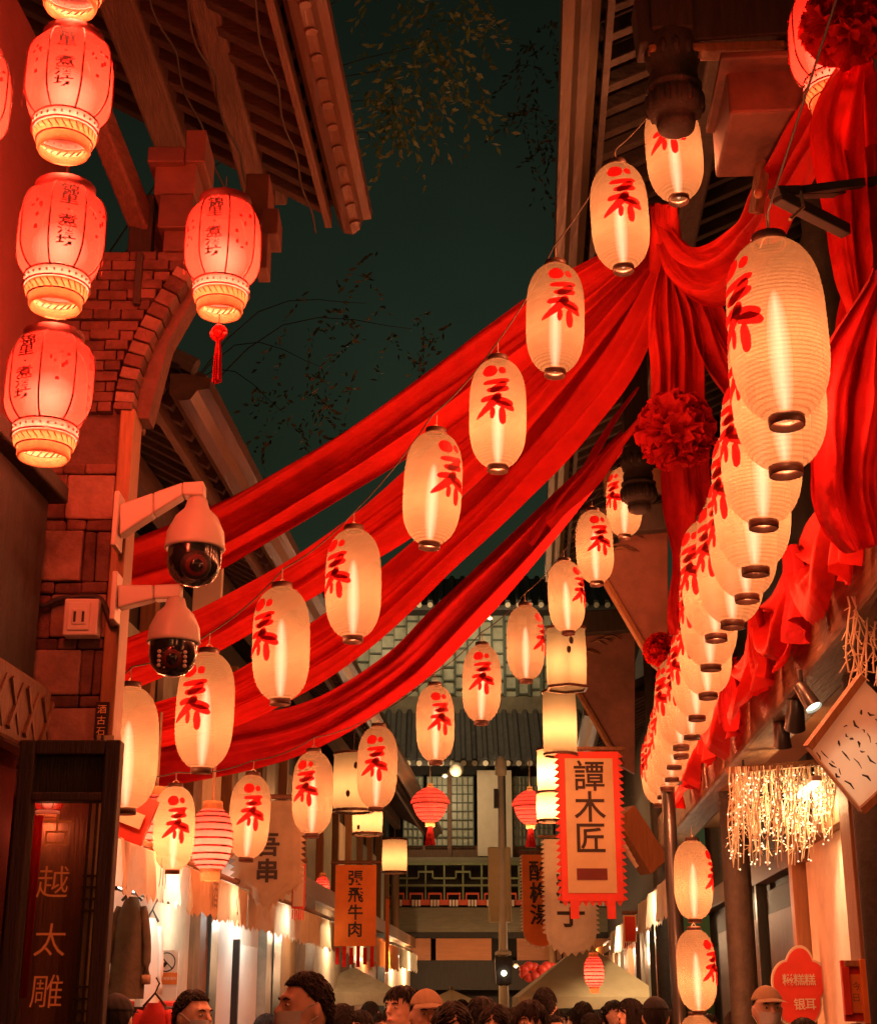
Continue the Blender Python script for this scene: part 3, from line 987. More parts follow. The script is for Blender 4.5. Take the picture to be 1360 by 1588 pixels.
# number plate near the post's foot
MB().box(((pX(162) + pX(183)) / 2, PY - 0.03, pZ(1120)), (0.05, 0.012, 0.14)).build('number_plate', 'ink', wine)
for i, ch in enumerate('酒古石'):
    letter(ch, V(((pX(162) + pX(183)) / 2, PY - 0.038, pZ(1103) - i * 0.042)), (1, 0, 0), (0, 0, 1), 0.036, 'gold_paint', wine)
# upper brickwork and the curved corbel
brz = pZ(632)
arch = [(300, 428), (264, 482), (234, 538), (214, 594), (206, 640)]
ap = [V(p) for p in spl([tuple(atY(u, v, PY)) for u, v in arch], 13)]
for i in range(12):
    a, b = ap[i], ap[i + 1]
    d = (b - a) * 0.04
    T = (b - a).normalized()
    Nn = V((T.z, 0, -T.x))
    if Nn.x > 0: Nn = -Nn
    o = 0.075
    m = MB()
    q = [a + d, b - d, b - d + Nn * o, a + d + Nn * o]
    m.prism([p + V((0, -0.03 - 0.004 * (i % 2), 0)) for p in q], (0, 0.30, 0))
    m.build('arch_brick', 'brick' if i % 2 else 'stone', wine, bevel=0.005)
# courses of bricks between the corbel and the wall
zz = pZ(640)
row_i = 0
while zz < pZ(395):
    # inner edge: the corbel's back
    lim = None
    for p, q in zip(ap[:-1], ap[1:]):
        if q.z <= zz <= p.z:
            f = (zz - q.z) / (p.z - q.z)
            lim = q.x + (p.x - q.x) * f - 0.085
    if lim is None: lim = ap[0].x + 0.02
    xa = x0 + (0.06 if row_i % 2 else 0)
    while xa < lim - 0.02:
        xb = min(lim, xa + 0.115 * rb.uniform(0.9, 1.1))
        if lim - xb < 0.025: xb = lim
        h = 0.046
        dy = rb.uniform(-0.01, 0.012)
        m = MB()
        m.box(((xa + xb) / 2, PY + 0.10 - dy, zz + h / 2), (xb - xa - 0.005, 0.22, h - 0.0045))
        m.build('brick', 'brick', wine, bevel=0.004)
        xa = xb
    zz += 0.046
    row_i += 1
MB().prism([V((x0, PY + 0.06, pZ(640))), V((pX(205), PY + 0.06, pZ(640))), V((pX(230), PY + 0.06, pZ(520))), V((pX(285), PY + 0.06, pZ(420))), V((pX(285), PY + 0.06, pZ(385))), V((x0, PY + 0.06, pZ(385)))], (0, 0.12, 0)).build('backing', 'mortar', wine)
# stacked bracket blocks above (stepped arms)
def pbox(ua, ub, va, vb, y, dep, mat, nm='bracket_block', bev=0.006, d=0.0):
    a = atY(ua, vb, y); b = atY(ub, va, y)
    m = MB().box(((a.x + b.x) / 2, y + dep / 2, (a.z + b.z) / 2), (abs(b.x - a.x), dep, abs(b.z - a.z)))
    return m.build(nm, mat, wine, bevel=bev)
pbox(238, 305, 248, 300, PY - 0.02, 0.30, 'wood_painted')
pbox(244, 300, 300, 352, PY - 0.05, 0.34, 'wood_painted')
pbox(252, 320, 352, 388, PY - 0.02, 0.30, 'wood_painted')
pbox(286, 320, 200, 250, PY - 0.04, 0.26, 'wood_painted')
pbox(228, 286, 226, 250, PY - 0.06, 0.26, 'wood_painted')
pbox(404, 432, 322, 362, 6.6, 0.2, 'wood_painted')
pbox(378, 418, 268, 350, 6.75, 0.25, 'wood_painted')
pbox(395, 416, 362, 415, 6.6, 0.16, 'wood_painted')
pbox(196, 240, 300, 400, PY + 0.1, 0.2, 'wood_dark', 'panel')
# vertical dark boards behind
pbox(205, 222, 390, 470, PY - 0.035, 0.05, 'wood_dark', 'board')
# timber purlins running along the street
def hz(u, v, H):
    d = ray(u, v)
    return EYE + d * (H / d.z)
MB().bar(hz(305, -60, 4.72), hz(408, 318, 4.62), 0.15, 0.20).build('purlin', 'wood_along', wine, bevel=0.02)
MB().bar(hz(355, -60, 4.86), hz(432, 300, 4.80), 0.12, 0.18).build('purlin', 'wood_along', wine, bevel=0.02)
MB().bar(hz(168, -60, 4.95), hz(285, 255, 4.85), 0.20, 0.22).build('purlin', 'wood_along', wine, bevel=0.02)
MB().bar(atY(150, 170, 5.35), atY(240, 395, 5.85), 0.09, 0.11).build('strut', 'wood_along', wine, bevel=0.012)
MB().bar(atY(-60, 190, 5.0), atY(60, 470, 5.3), 0.10, 0.12).build('strut', 'wood_along', wine, bevel=0.012)
# eave: rafters, soffit boards, fascia and gutter
EC = -1.085         # eave line across the street
EZ = EYE.z + 4.42
yA, yB = 4.2, 7.82
y = yA
while y < yB:
    MB().bar(st(EC - 0.02, y, EZ + 0.02), st(-3.0, y, EZ + 1.10), 0.075, 0.085).build('rafter', 'wood_across', wine, bevel=0.006)
    y += 0.205
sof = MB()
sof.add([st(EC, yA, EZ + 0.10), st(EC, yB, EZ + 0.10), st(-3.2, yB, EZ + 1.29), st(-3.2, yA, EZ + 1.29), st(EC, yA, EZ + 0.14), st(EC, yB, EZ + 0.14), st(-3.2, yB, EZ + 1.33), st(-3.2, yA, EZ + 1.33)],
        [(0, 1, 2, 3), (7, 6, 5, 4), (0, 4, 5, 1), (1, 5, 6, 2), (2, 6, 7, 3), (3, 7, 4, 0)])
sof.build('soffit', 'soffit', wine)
MB().bar(st(EC - 0.03, yA, EZ - 0.02), st(EC - 0.03, yB - 0.05, EZ - 0.02), 0.04, 0.10).build('fascia', 'wood_along', wine, bevel=0.006)
prof = [(a * 0.72, b) for a, b in [(0.02, 0.07), (0.03, -0.02), (0.08, -0.075), (0.15, -0.085), (0.21, -0.05), (0.225, 0.0), (0.235, 0.012), (0.30, 0.02), (0.31, 0.06), (0.24, 0.07)]]
def extrude_profile(name, mat, prof, ya, yb, c0, z0, root, n=2):
    m = MB()
    gr = []
    for k in range(n):
        yy = ya + (yb - ya) * k / (n - 1)
        gr.append([st(c0 + a, yy, z0 + b) for a, b in prof] + [st(c0 + prof[0][0], yy, z0 + prof[0][1])])
    m.sheet(gr)
    k = len(prof)
    m.add([st(c0 + a, ya, z0 + b) for a, b in prof], [tuple(range(k))])
    m.add([st(c0 + a, yb, z0 + b) for a, b in prof], [tuple(range(k - 1, -1, -1))])
    return m.build(name, mat, root)
extrude_profile('gutter', 'eave_metal', prof, yA, yB, EC, EZ, wine)
# leaf-shaped drip tiles pressed along the gutter
y = yA + 0.1
while y < yB - 0.05:
    p = st(EC + 0.130, y, EZ - 0.072)
    m = MB()
    ang = -0.75
    X = st(0, 1, 0) - st(0, 0, 0)
    Dn = V((0.80, 0, 0.60))
    Up = V((0.60, 0, -0.80))
    pts = []
    for k in range(10):
        w = 2 * PI * k / 10
        pts.append(p + X * (0.028 * math.cos(w) + 0.02 * math.sin(w)) + Dn * 0.034 * math.sin(w))
    m.prism([q - Up * 0.006 for q in pts], Up * 0.016)
    m.build('drip_tile', 'eave_metal', wine, bevel=0.003)
    y += 0.20
# roof tiles above (cover-tile ridges)
y = yA
while y < yB:
    MB().tube([st(EC + 0.05, y, EZ + 0.16), st(-3.2, y, EZ + 1.38)], 0.06, 6).build('tile_ridge', 'roof_tile', wine)
    y += 0.21
# loose cables stapled under the eave
for (dz, dc, sg_) in ((-0.10, -0.10, 0.05), (-0.02, -0.42, 0.09), (0.10, -0.62, 0.06)):
    pts_ = []
    for k in range(41):
        f = k / 40
        pts_.append(st(EC + dc + 0.012 * math.sin(k * 0.9), yA + (yB - yA) * f, EZ + dz - sg_ * abs(math.sin(f * PI * 5)) + 0.03))
    MB().tube(pts_, 0.007, 5).build('cable', 'wire', wine, True)
# plaster flank along the street, nearer than the pillar
MB().box(st(-1.98, 3.4, 2.6), (0.22, 4.1, 5.2), Matrix.Rotation(-AL, 3, 'Z')).build('flank_wall', 'plaster', wine)
MB().box(st(-2.75, 6.9, 3.0), (0.25, 2.6, 6.0), Matrix.Rotation(-AL, 3, 'Z')).build('side_wall', 'plaster', wine)
# dark carved shutter on the flank
sh = thing('wall_shutter', 'dark timber shutter with carved lower rail on the near wall', 'shutter', st(-1.86, 4.6, 2.5))
MB().box(st(-1.845, 4.65, 2.97), (0.05, 1.5, 0.95), Matrix.Rotation(-AL, 3, 'Z')).build('panel', 'wood_dark', sh, bevel=0.01)
MB().box(st(-1.80, 4.65, 2.58), (0.09, 1.56, 0.26), Matrix.Rotation(-AL, 3, 'Z')).build('carved_rail', 'wood_brown', sh, bevel=0.015)
MB().box(st(-1.80, 4.65, 3.47), (0.09, 1.56, 0.07), Matrix.Rotation(-AL, 3, 'Z')).build('top_rail', 'wood_dark', sh, bevel=0.01)
for k in range(9):
    a = st(-1.752, 3.95 + k * 0.17, 2.49)
    MB().bar(a, a + V((0.0, 0.13, 0.17)), 0.02, 0.02).build('carving', 'wood_brown', sh)
    MB().bar(a + V((0, 0.13, 0)), a + V((0.0, 0.0, 0.17)), 0.016, 0.02).build('carving', 'wood_brown', sh)

# ------------------------------------------------------------------ lettered window
WY = 5.15
def wX(u, v=1370): return atY(u, v, WY).x
def wZ(v): return atY(680, v, WY).z
win = thing('shop_window', 'tall dark framed shop window with four gold brush characters', 'window', (wX(100), WY, 0))
a0, a1 = wX(16), wX(176)
ztop = wZ(1150)
MB().box((a0 + 0.027, WY, ztop / 2), (0.054, 0.07, ztop)).build('stile', 'wood_dark', win, bevel=0.006)
MB().box((a1 - 0.027, WY, ztop / 2), (0.054, 0.07, ztop)).build('stile', 'wood_dark', win, bevel=0.006)
fw = a1 - a0 - 0.108
fx = (a0 + a1) / 2
MB().box((fx, WY, ztop - 0.025), (fw, 0.066, 0.05)).build('top_rail', 'wood_dark', win, bevel=0.005)
MB().box((fx, WY + 0.02, ztop - 0.115), (fw, 0.04, 0.13)).build('top_panel', 'wood_dark', win)
MB().box((fx, WY, ztop - 0.195), (fw, 0.066, 0.03)).build('middle_rail', 'wood_dark', win, bevel=0.005)
MB().box((fx, WY, 0.12), (fw, 0.11, 0.24)).build('bottom_rail', 'wood_dark', win)
gz1 = ztop - 0.21
MB().box((fx, WY + 0.01, (0.24 + gz1) / 2), (fw, 0.006, gz1 - 0.24)).build('pane', 'glass', win)
for i, ch in enumerate('古越太雕'):
    u = (88, 82, 78, 72)[i]; v = (1288, 1368, 1458, 1538)[i]
    p = atY(u, v, WY - 0.004)
    letter(ch, p, (1, 0, 0.0), (0.03, 0, 1), 0.115, 'gold_paint', win, -0.004, 0.98)
MB().box(((atY(18, 1370, WY + 0.38).x + atY(166, 1370, WY + 0.38).x) / 2, WY + 0.38, gz1 / 2 + 0.02), (atY(166, 1370, WY + 0.38).x - atY(18, 1370, WY + 0.38).x, 0.03, gz1 + 0.1)).build('inner_board', 'wood_brown', win)
lat = thing('lattice_screen', 'warm lit lattice strip inside the lettered window', 'screen', (atY(140, 1370, WY + 0.34).x, WY + 0.3, 0))
lx = atY(133, 1370, WY + 0.34).x
MB().box((lx + 0.03, WY + 0.34, 1.3), (0.075, 0.01, 2.5)).build('backing', 'tan_board', lat)
zq = 0.4
k = 0
while zq < gz1:
    MB().box((lx + 0.03, WY + 0.32, zq), (0.075, 0.014, 0.008)).build('muntin', 'wood_dark', lat)
    zq += (0.04, 0.04, 0.04, 0.26)[k % 4]
    k += 1
for dx in (0.0, 0.026):
    MB().box((lx + dx, WY + 0.325, 1.3), (0.008, 0.012, 2.5)).build('muntin', 'wood_dark', lat)
gq = []
for i in range(12):
    f = i / 11
    gq.append([V((atY(46, 1370, WY + 0.2).x + 0.10 * (q / 14 - 0.5) * (0.6 + 0.4 * f) - 0.02 * f, WY + 0.2 + 0.02 * math.sin(q * 1.6 + f), gz1 - 0.02 - f * 0.62)) for q in range(15)])
tag(MB().sheet(gq).build('curtain', 'red_cloth', None, True), 'red curtain strip behind the lettered window glass', 'curtain')

# ------------------------------------------------------------------ dome cameras, switch, conduit
def dome_camera(u, v, y, s, label, arm_pts, dark, yaw=0.25):
    c = atY(u, v, y)
    r = thing('dome_camera', label, 'camera', c, 'dome cameras on the corner post')
    R_ = 0.105 * s
    MB().lathe([(0.0, 0.155 * s), (0.035 * s, 0.150 * s), (0.045 * s, 0.115 * s), (0.075 * s, 0.085 * s), (R_ * 0.95, 0.03 * s), (R_, -0.02 * s), (R_ * 1.02, -0.03 * s), (R_ * 0.98, -0.036 * s), (R_ * 0.9, -0.036 * s)], 32, c).build('housing', 'camera_white', r, True)
    for k in range(9):
        a = -PI / 2 + (k - 4) * 0.22
    MB().lathe([(R_ * 0.90, -0.034 * s), (R_ * 0.90, -0.09 * s), (R_ * 0.80, -0.125 * s), (R_ * 0.55, -0.155 * s), (R_ * 0.2, -0.168 * s), (0.0, -0.17 * s)], 32, c).build('dome', 'black_gloss', r, True)
    d = V((math.sin(yaw), -math.cos(yaw), -0.35)).normalized()
    p = c + V((0, 0, -0.085 * s)) + d * 0.068 * s
    X = d.cross(V((0, 0, 1))).normalized()
    Yv = X.cross(d)
    M = Matrix((X, Yv, d)).transposed()
    def disc(r0, r1, z0, z1, mat, nm, off=V((0, 0, 0))):
        m = MB().lathe([(0, z0), (r0, z0), (r1, z1), (0, z1)], 20)
        m.v = [p + off + M @ q for q in m.v]
        m.build(nm, mat, r, True)
    disc(0.055 * s, 0.050 * s, 0, 0.036 * s, 'black_matt' if dark else 'black_gloss', 'lens_barrel')
    disc(0.040 * s, 0.036 * s, 0.034 * s, 0.040 * s, 'rib_dark', 'lens_ring')
    disc(0.024 * s, 0.022 * s, 0.039 * s, 0.044 * s, 'black_gloss', 'lens')
    if not dark:
        for sx in (-1, 1):
            for q in range(4):
                disc(0.008 * s, 0.007 * s, 0.030 * s, 0.040 * s, 'camera_white', 'infrared_light', X * sx * 0.05 * s + Yv * (q - 1.5) * 0.018 * s)
    m = MB()
    P = [atY(uu, vv, y) for uu, vv in arm_pts]
    # tapering arm: deep at the wall, slim at the end
    for k in range(len(P) // 2 - 1):
        tA, bA, tB, bB = P[2 * k], P[2 * k + 1], P[2 * k + 2], P[2 * k + 3]
        w0 = 0.034 * s; 
        e = V((0, 1, 0))
        m.hexa([bA - e * w0, bB - e * w0, bB + e * w0, bA + e * w0, tA - e * w0, tB - e * w0, tB + e * w0, tA + e * w0])
    m.build('arm', 'camera_white', r, bevel=0.008)
    a = atY(arm_pts[0][0], (arm_pts[0][1] + arm_pts[1][1]) / 2, y)
    MB().box(a + V((-0.012, 0, 0)), (0.02, 0.11 * s, 0.20 * s)).build('wall_plate', 'camera_white', r, bevel=0.004)
    MB().tube([c + V((0, 0, 0.14 * s)), c + V((0, 0, 0.20 * s))], 0.026 * s, 12).build('neck', 'camera_white', r, True)
    return r
dome_camera(303, 838, 5.5, 1.1, 'upper dome camera with dark glossy eye on long white arm', [(188, 786, ), (188, 834), (240, 768), (240, 800), (285, 752), (285, 772), (318, 750), (318, 772)], True)
dome_camera(270, 985, 5.5, 0.95, 'lower dome camera with ring of small infrared lamps', [(185, 910), (185, 946), (240, 910), (240, 932), (282, 908), (282, 930)], False, 0.15)
sw = thing('socket_box', 'pale square socket box with two slots on the stone pillar', 'socket', atY(126, 985, PY - 0.05))
def sbox(ua, ub, va, vb, y0, dep, mat, nm, bev=0.004):
    a = atY(ua, vb, y0); b = atY(ub, va, y0)
    return MB().box(((a.x + b.x) / 2, y0 + dep / 2, (a.z + b.z) / 2), (b.x - a.x, dep, b.z - a.z)).build(nm, mat, sw, bevel=bev)
sbox(96, 154, 928, 985, PY - 0.09, 0.07, 'camera_white', 'box', 0.006)
sbox(103, 141, 934, 977, PY - 0.097, 0.006, 'camera_white', 'plate')
sbox(110, 134, 944, 968, PY - 0.102, 0.006, 'camera_white', 'socket_face')
sbox(113, 118, 948, 964, PY - 0.105, 0.004, 'black_matt', 'slot', 0)
sbox(126, 131, 948, 964, PY - 0.105, 0.004, 'black_matt', 'slot', 0)
pts = [(34, 915), (50, 930), (66, 940), (90, 930), (118, 926), (148, 926), (160, 935), (168, 955), (174, 970), (182, 968)]
tag(MB().tube([V(p) for p in spl([tuple(atY(u, v, PY - 0.04)) for u, v in pts], 36)], 0.012, 8).build('conduit', 'black_matt', None, True), 'black cable curving across the pillar to the camera post', 'cable')
# ================================================================== TIMBER HOUSE (right-hand eave, lantern row)
def rotS(): return Matrix.Rotation(-AL, 3, 'Z')
tim = thing('timber_house', 'tall timber house with deep raftered eave above the long lantern row', 'building', st(2.2, 10, 0))
RC, RZ = 0.44, EYE.z + 4.8
ya, yb = 4.4, 17.0
rprof = [(-a, b) for a, b in [(0.0, 0.07), (0.0, -0.03), (0.05, -0.075), (0.10, -0.06), (0.13, -0.03), (0.19, -0.02), (0.20, 0.05), (0.10, 0.07)]]
extrude_profile('gutter', 'eave_shaded', rprof, ya, yb, RC, RZ, tim)
MB().bar(st(RC + 0.05, ya, RZ - 0.02), st(RC + 0.05, yb, RZ - 0.02), 0.035, 0.10).build('fascia', 'wood_shaded', tim)
y = ya + 0.06
while y < yb:
    MB().bar(st(RC + 0.03, y, RZ + 0.03), st(2.5, y, RZ + 1.0), 0.07, 0.085).build('rafter', 'wood_shaded', tim, bevel=0.006)
    y += 0.235
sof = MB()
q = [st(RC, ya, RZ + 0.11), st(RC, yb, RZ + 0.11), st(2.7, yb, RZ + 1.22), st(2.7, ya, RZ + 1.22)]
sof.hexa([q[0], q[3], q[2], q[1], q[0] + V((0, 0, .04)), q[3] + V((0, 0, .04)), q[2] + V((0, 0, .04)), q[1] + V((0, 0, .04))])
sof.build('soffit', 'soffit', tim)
y = ya
while y < yb:
    MB().tube([st(RC - 0.05, y, RZ + 0.17), st(2.7, y, RZ + 1.30)], 0.06, 6).build('tile_ridge', 'roof_tile', tim)
    y += 0.24
MB().bar(st(1.12, ya, RZ + 0.16), st(1.12, yb, RZ + 0.16), 0.16, 0.22).build('purlin', 'wood_shaded', tim, bevel=0.02)
MB().bar(st(1.95, ya, RZ - 0.1), st(1.95, yb, RZ - 0.1), 0.16, 0.26).build('purlin', 'wood_shaded', tim, bevel=0.02)
MB().box(st(2.55, 10.7, 4.9), (0.16, 12.6, 3.6), rotS()).build('upper_wall', 'wood_dark', tim)
# cross beams reaching out to the eave and their carved pendants
def beam_t(ua, va, ub, vb, t, w, h, mat='wood_dark', nm='cross_beam'):
    return MB().bar(at(ua, va, t), at(ub, vb, t), w, h).build(nm, mat, tim, bevel=0.012)
beam_t(985, 48, 1235, 30, 7.2, 0.16, 0.26)
beam_t(1005, 82, 1216, 76, 7.1, 0.10, 0.045, 'wood_warm', 'beam_moulding')
beam_t(1208, 70, 1222, 190, 7.15, 0.10, 0.07, 'wood_brown', 'stub_post')
MB().box(at(1195, 186, 6.9), (0.46, 0.55, 0.27), rotS()).build('beam_box', 'wood_painted', tim, bevel=0.015)
MB().box(at(1190, 143, 6.85), (0.50, 0.60, 0.035), rotS()).build('beam_cap', 'wood_painted', tim, bevel=0.008)
MB().bar(at(1186, 235, 7.0), at(1172, 330, 7.0), 0.05, 0.05).build('hanger_post', 'wood_brown', tim)
MB().ball(at(1216, 126, 6.8), 0.022, 10, 7).build('insulator', 'camera_white', tim, True)
MB().ball(at(1176, 300, 6.9), 0.022, 10, 7).build('insulator', 'wood_warm', tim, True)
for (u, v, t, s, l) in ((1049, 206, 7.0, 1.0, 'near'), (992, 796, 11.4, 1.0, 'far')):
    c = at(u, v, t)
    rt = thing('carved_pendant', 'dark carved timber pendant in front of the highest near lantern' if l == 'near' else 'dark carved timber pendant in front of the far string', 'pendant', c, 'carved eave pendants')
    pr = [(0.0, 0.0), (0.055, 0.003), (0.085, 0.02), (0.092, 0.05), (0.085, 0.075), (0.10, 0.085), (0.128, 0.11), (0.135, 0.16), (0.128, 0.20), (0.115, 0.215), (0.132, 0.225), (0.134, 0.245), (0.11, 0.258)]
    MB().lathe([(r * s, z * s) for r, z in pr], 28, c).build('lotus_knob', 'wood_dark', rt, True)
    MB().lathe([(0.112 * s, 0.255 * s), (0.118 * s, 0.30 * s), (0.105 * s, 0.34 * s), (0.12 * s, 0.36 * s), (0.125 * s, 0.46 * s), (0.11 * s, 0.52 * s)], 28, c).build('collar', 'wood_dark', rt, True)
    MB().box(c + V((0, 0, 0.52 + 0.45)), (0.20, 0.20, 0.9), rotS()).build('shaft', 'wood_dark', rt, bevel=0.01)
    for k in range(16):
        a = 2 * PI * k / 16
        MB().ball(c + V((0.128 * math.cos(a), 0.128 * math.sin(a), 0.155)), (0.018, 0.018, 0.05), 8, 6).build('carved_petal', 'wood_dark', rt, True)
    for k in range(12):
        a = 2 * PI * k / 12
        p = c + V((0.115 * math.cos(a), 0.115 * math.sin(a), 0.42))
        MB().ball(p, (0.022, 0.022, 0.045), 7, 5).build('carved_leaf', 'wood_dark', rt, True)
# carved braces under the farther eave
for (tri, t, lab) in (([(930, 890), (1012, 1030), (1036, 1050), (1036, 780), (985, 800)], 13.2, 'n'), ([(876, 1040), (962, 1188), (985, 1200), (985, 960), (925, 960)], 17.0, 'f')):
    P = [at(u, v, t) for u, v in tri]
    m = MB().prism(P, V((0.0, 0.10, 0)))
    m.build('carved_brace', 'wood_painted', tim, bevel=0.008)
    a, b = P[0], P[1]
    MB().bar(a + V((0, -0.03, 0)), b + V((0, -0.03, 0)), 0.05, 0.05).build('brace_lit_edge', 'wood_warm', tim, bevel=0.006)  # light along the brace's edge put in as a paler wood bar
    for k in range(9):
        p = P[0].lerp(P[3], 0.25 + 0.07 * k) + V((0.05 * math.sin(k * 2.1), -0.015, 0.06 * math.cos(k * 1.7)))
        MB().tube([p + V((-0.10, 0, 0.02)), p + V((0, -0.01, 0.045)), p + V((0.11, 0, 0.0))], [0.006, 0.014, 0.005], 6).build('carving', 'wood_brown', tim, True)
beam_t(900, 815, 1060, 800, 13.0, 0.14, 0.24, 'wood_dark')
beam_t(935, 750, 1040, 745, 13.2, 0.12, 0.22, 'wood_brown')
beam_t(870, 970, 1010, 960, 16.8, 0.14, 0.26, 'wood_dark')
# columns
for (l, c) in ((7.6, 1.75), (11.9, 1.62), (16.6, 1.45)):
    MB().tube([st(c, l, 0), st(c, l, RZ)], 0.11, 14).build('column', 'wood_shaded', tim, True)
# the low eave beam that carries the cloth
MB().bar(st(1.58, 3.6, EYE.z + 1.80), st(1.54, 16.5, EYE.z + 1.78), 0.26, 0.36).build('eave_beam', 'wood_beam', tim, bevel=0.03)
MB().bar(st(1.95, 3.6, EYE.z + 1.86), st(1.91, 16.5, EYE.z + 1.86), 0.44, 0.04).build('eave_board', 'wood_warm', tim)
MB().box(st(2.4, 10.3, EYE.z + 2.3), (1.6, 13.5, 0.05), rotS()).build('ceiling', 'wood_warm', tim)
# near ground-floor front: frames, dark panels, lintel
FC = 2.12
def fpan(c, y0, y1, z0, z1, mat, nm, th=0.06):
    return MB().box(st(c, (y0 + y1) / 2, (z0 + z1) / 2), (th, y1 - y0, z1 - z0), rotS()).build(nm, mat, tim, bevel=0.006)
fpan(FC + 0.05, 11.4, 18.4, 0, 3.9, 'wood_dark', 'front_wall')
for y0, y1 in ((12.05, 13.55), (13.75, 15.2), (15.4, 17.2)):
    fpan(FC, y0, y1, 0.1, 2.55, 'wood_dark', 'door_leaf', 0.07)
    fpan(FC - 0.03, y0 + 0.15, y1 - 0.15, 0.9, 2.35, 'wood_brown', 'door_panel', 0.03)
fpan(FC - 0.05, 11.3, 18.4, 2.62, 2.82, 'wood_brown', 'lintel', 0.12)
fpan(FC - 0.06, 11.55, 11.70, 0, 3.0, 'wood_warm', 'door_post', 0.14)
fpan(FC - 0.06, 13.60, 13.70, 0, 2.62, 'dark_green', 'door_post', 0.10)
fpan(FC, 9.4, 11.5, 0, 2.9, 'cream_wall', 'bay_wall')
fpan(FC - 0.05, 8.2, 11.5, 2.72, 2.90, 'wood_warm', 'lintel', 0.14)
fpan(FC - 0.08, 9.15, 9.45, 0, 3.3, 'wood_brown', 'door_post', 0.18)
fpan(FC - 0.02, 4.0, 9.2, 0, 3.6, 'wood_dark', 'side_wall', 0.10)

# ------------------------------------------------------------------ long pole with stacked lanterns
po = thing('lantern_pole', 'dark metal pole beside the two stacked lanterns', 'pole', at(1052, 1559, 11.6) * 1.0)
po.location.z = 0
bx = at(1052, 1559, 11.6)
MB().tube([(bx.x, bx.y, 0), (bx.x, bx.y, 3.42)], 0.055, 16).build('shaft', 'lamp_black', po, True)
MB().lathe([(0.055, 0), (0.14, 0), (0.14, 0.03), (0.06, 0.05)], 16, (bx.x, bx.y, 0)).build('base', 'pole_metal', po, True)
MB().bar((bx.x - 0.02, bx.y - 0.05, 3.30), (bx.x + 0.20, bx.y - 0.40, 3.30), 0.03, 0.03).build('bracket_arm', 'wire', po)
paper_lantern(1075, 1365, 11.05, 62, 'cream lantern on the pole, upper of the stacked pair', 'stacked lanterns on the pole', 0.95)
paper_lantern(1080, 1505, 10.9, 48, 'cream lantern on the pole, lower of the stacked pair', 'stacked lanterns on the pole', 0.95)
paper_lantern(1084, 1640, 10.8, 30, 'cream lantern below the stacked pair, only its top showing', 'stacked lanterns on the pole', 0.95)

# ================================================================== FAR HOUSES
# next house along the street: low eave with rafters, upper wall behind
nh = thing('shop_house', 'low timber shop house with long tiled eave beyond the stone pillar', 'building', st(-3.4, 18, 0))
NC, NZ = -2.13, EYE.z + 3.55
na, nb = 8.3, 33.0
extrude_profile('gutter', 'eave_metal', [(0.0, 0.10), (0.0, -0.03), (0.06, -0.08), (0.13, -0.07), (0.17, -0.01), (0.24, 0.0), (0.25, 0.07), (0.10, 0.10)], na, nb, NC, NZ, nh)
MB().bar(st(NC - 0.16, na, NZ + 0.02), st(NC - 0.16, nb, NZ + 0.02), 0.05, 0.10).build('fascia', 'wood_along', nh)
MB().bar(st(NC - 0.75, na, NZ + 0.2), st(NC - 0.75, nb, NZ + 0.2), 0.14, 0.2).build('purlin', 'wood_along', nh)
y = na + 0.1
while y < nb:
    MB().bar(st(NC - 0.05, y, NZ + 0.05), st(-4.6, y, NZ + 1.35), 0.07, 0.08).build('rafter', 'wood_across', nh)
    y += 0.27
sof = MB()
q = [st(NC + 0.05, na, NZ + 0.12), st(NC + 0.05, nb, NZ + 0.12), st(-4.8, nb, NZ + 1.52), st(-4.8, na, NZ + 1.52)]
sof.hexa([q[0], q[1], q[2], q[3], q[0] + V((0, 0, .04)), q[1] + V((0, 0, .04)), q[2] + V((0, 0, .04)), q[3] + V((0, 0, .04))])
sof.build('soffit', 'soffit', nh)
y = na + 0.05
while y < nb:
    MB().tube([st(NC + 0.14, y, NZ + 0.16), st(-4.8, y, NZ + 1.60)], 0.06, 6).build('tile_ridge', 'roof_tile', nh)
    y += 0.25
MB().box(st(-3.2, 20.6, 3.5), (0.2, 24.6, 3.4), rotS()).build('upper_wall', 'wood_dark', nh)
for k in range(14):
    y0 = 8.8 + k * 1.7
    MB().box(st(-3.07, y0 + 0.5, 3.75), (0.05, 0.85, 1.3), rotS()).build('window', 'pane_pale' if k % 3 else 'cream_wall', nh)
    MB().box(st(-3.02, y0 + 1.1, 3.6), (0.12, 0.14, 2.6), rotS()).build('post', 'wood_warm' if k % 2 else 'wood_brown', nh)
MB().box(at(322, 928, 10.4), (0.20, 0.06, 0.50), rotS()).build('eave_board', 'pale_strip', nh, bevel=0.006)  # lit wooden post behind the cameras, its light put into the pale colour
# ground-floor front in bays
FL = -2.62
def bay(y0, y1, z0, z1, mat, nm, c=FL, th=0.08):
    return MB().box(st(c, (y0 + y1) / 2, (z0 + z1) / 2), (th, y1 - y0, z1 - z0), rotS()).build(nm, mat, nh)
bay(8.2, 11.65, 0, 2.75, 'cream_wall', 'bay_wall')
bay(11.65, 11.95, 0, 2.75, 'wood_warm', 'post', FL + 0.05, 0.14)
bay(11.97, 12.25, 0, 2.75, 'dark_green', 'post', FL + 0.06, 0.16)
bay(12.3, 14.6, 0, 2.75, 'white_paint', 'bay_wall')
bay(14.62, 14.95, 0, 2.75, 'pane_pale', 'post', FL + 0.05, 0.14)
bay(14.97, 15.4, 0, 2.75, 'dark_green', 'post', FL + 0.05, 0.16)
bay(15.4, 16.9, 0, 2.75, 'wood_warm', 'bay_wall')
bay(16.9, 17.6, 0, 2.75, 'wood_brown', 'post', FL + 0.05, 0.2)
bay(17.6, 21.0, 0, 2.75, 'cream_wall', 'bay_wall')
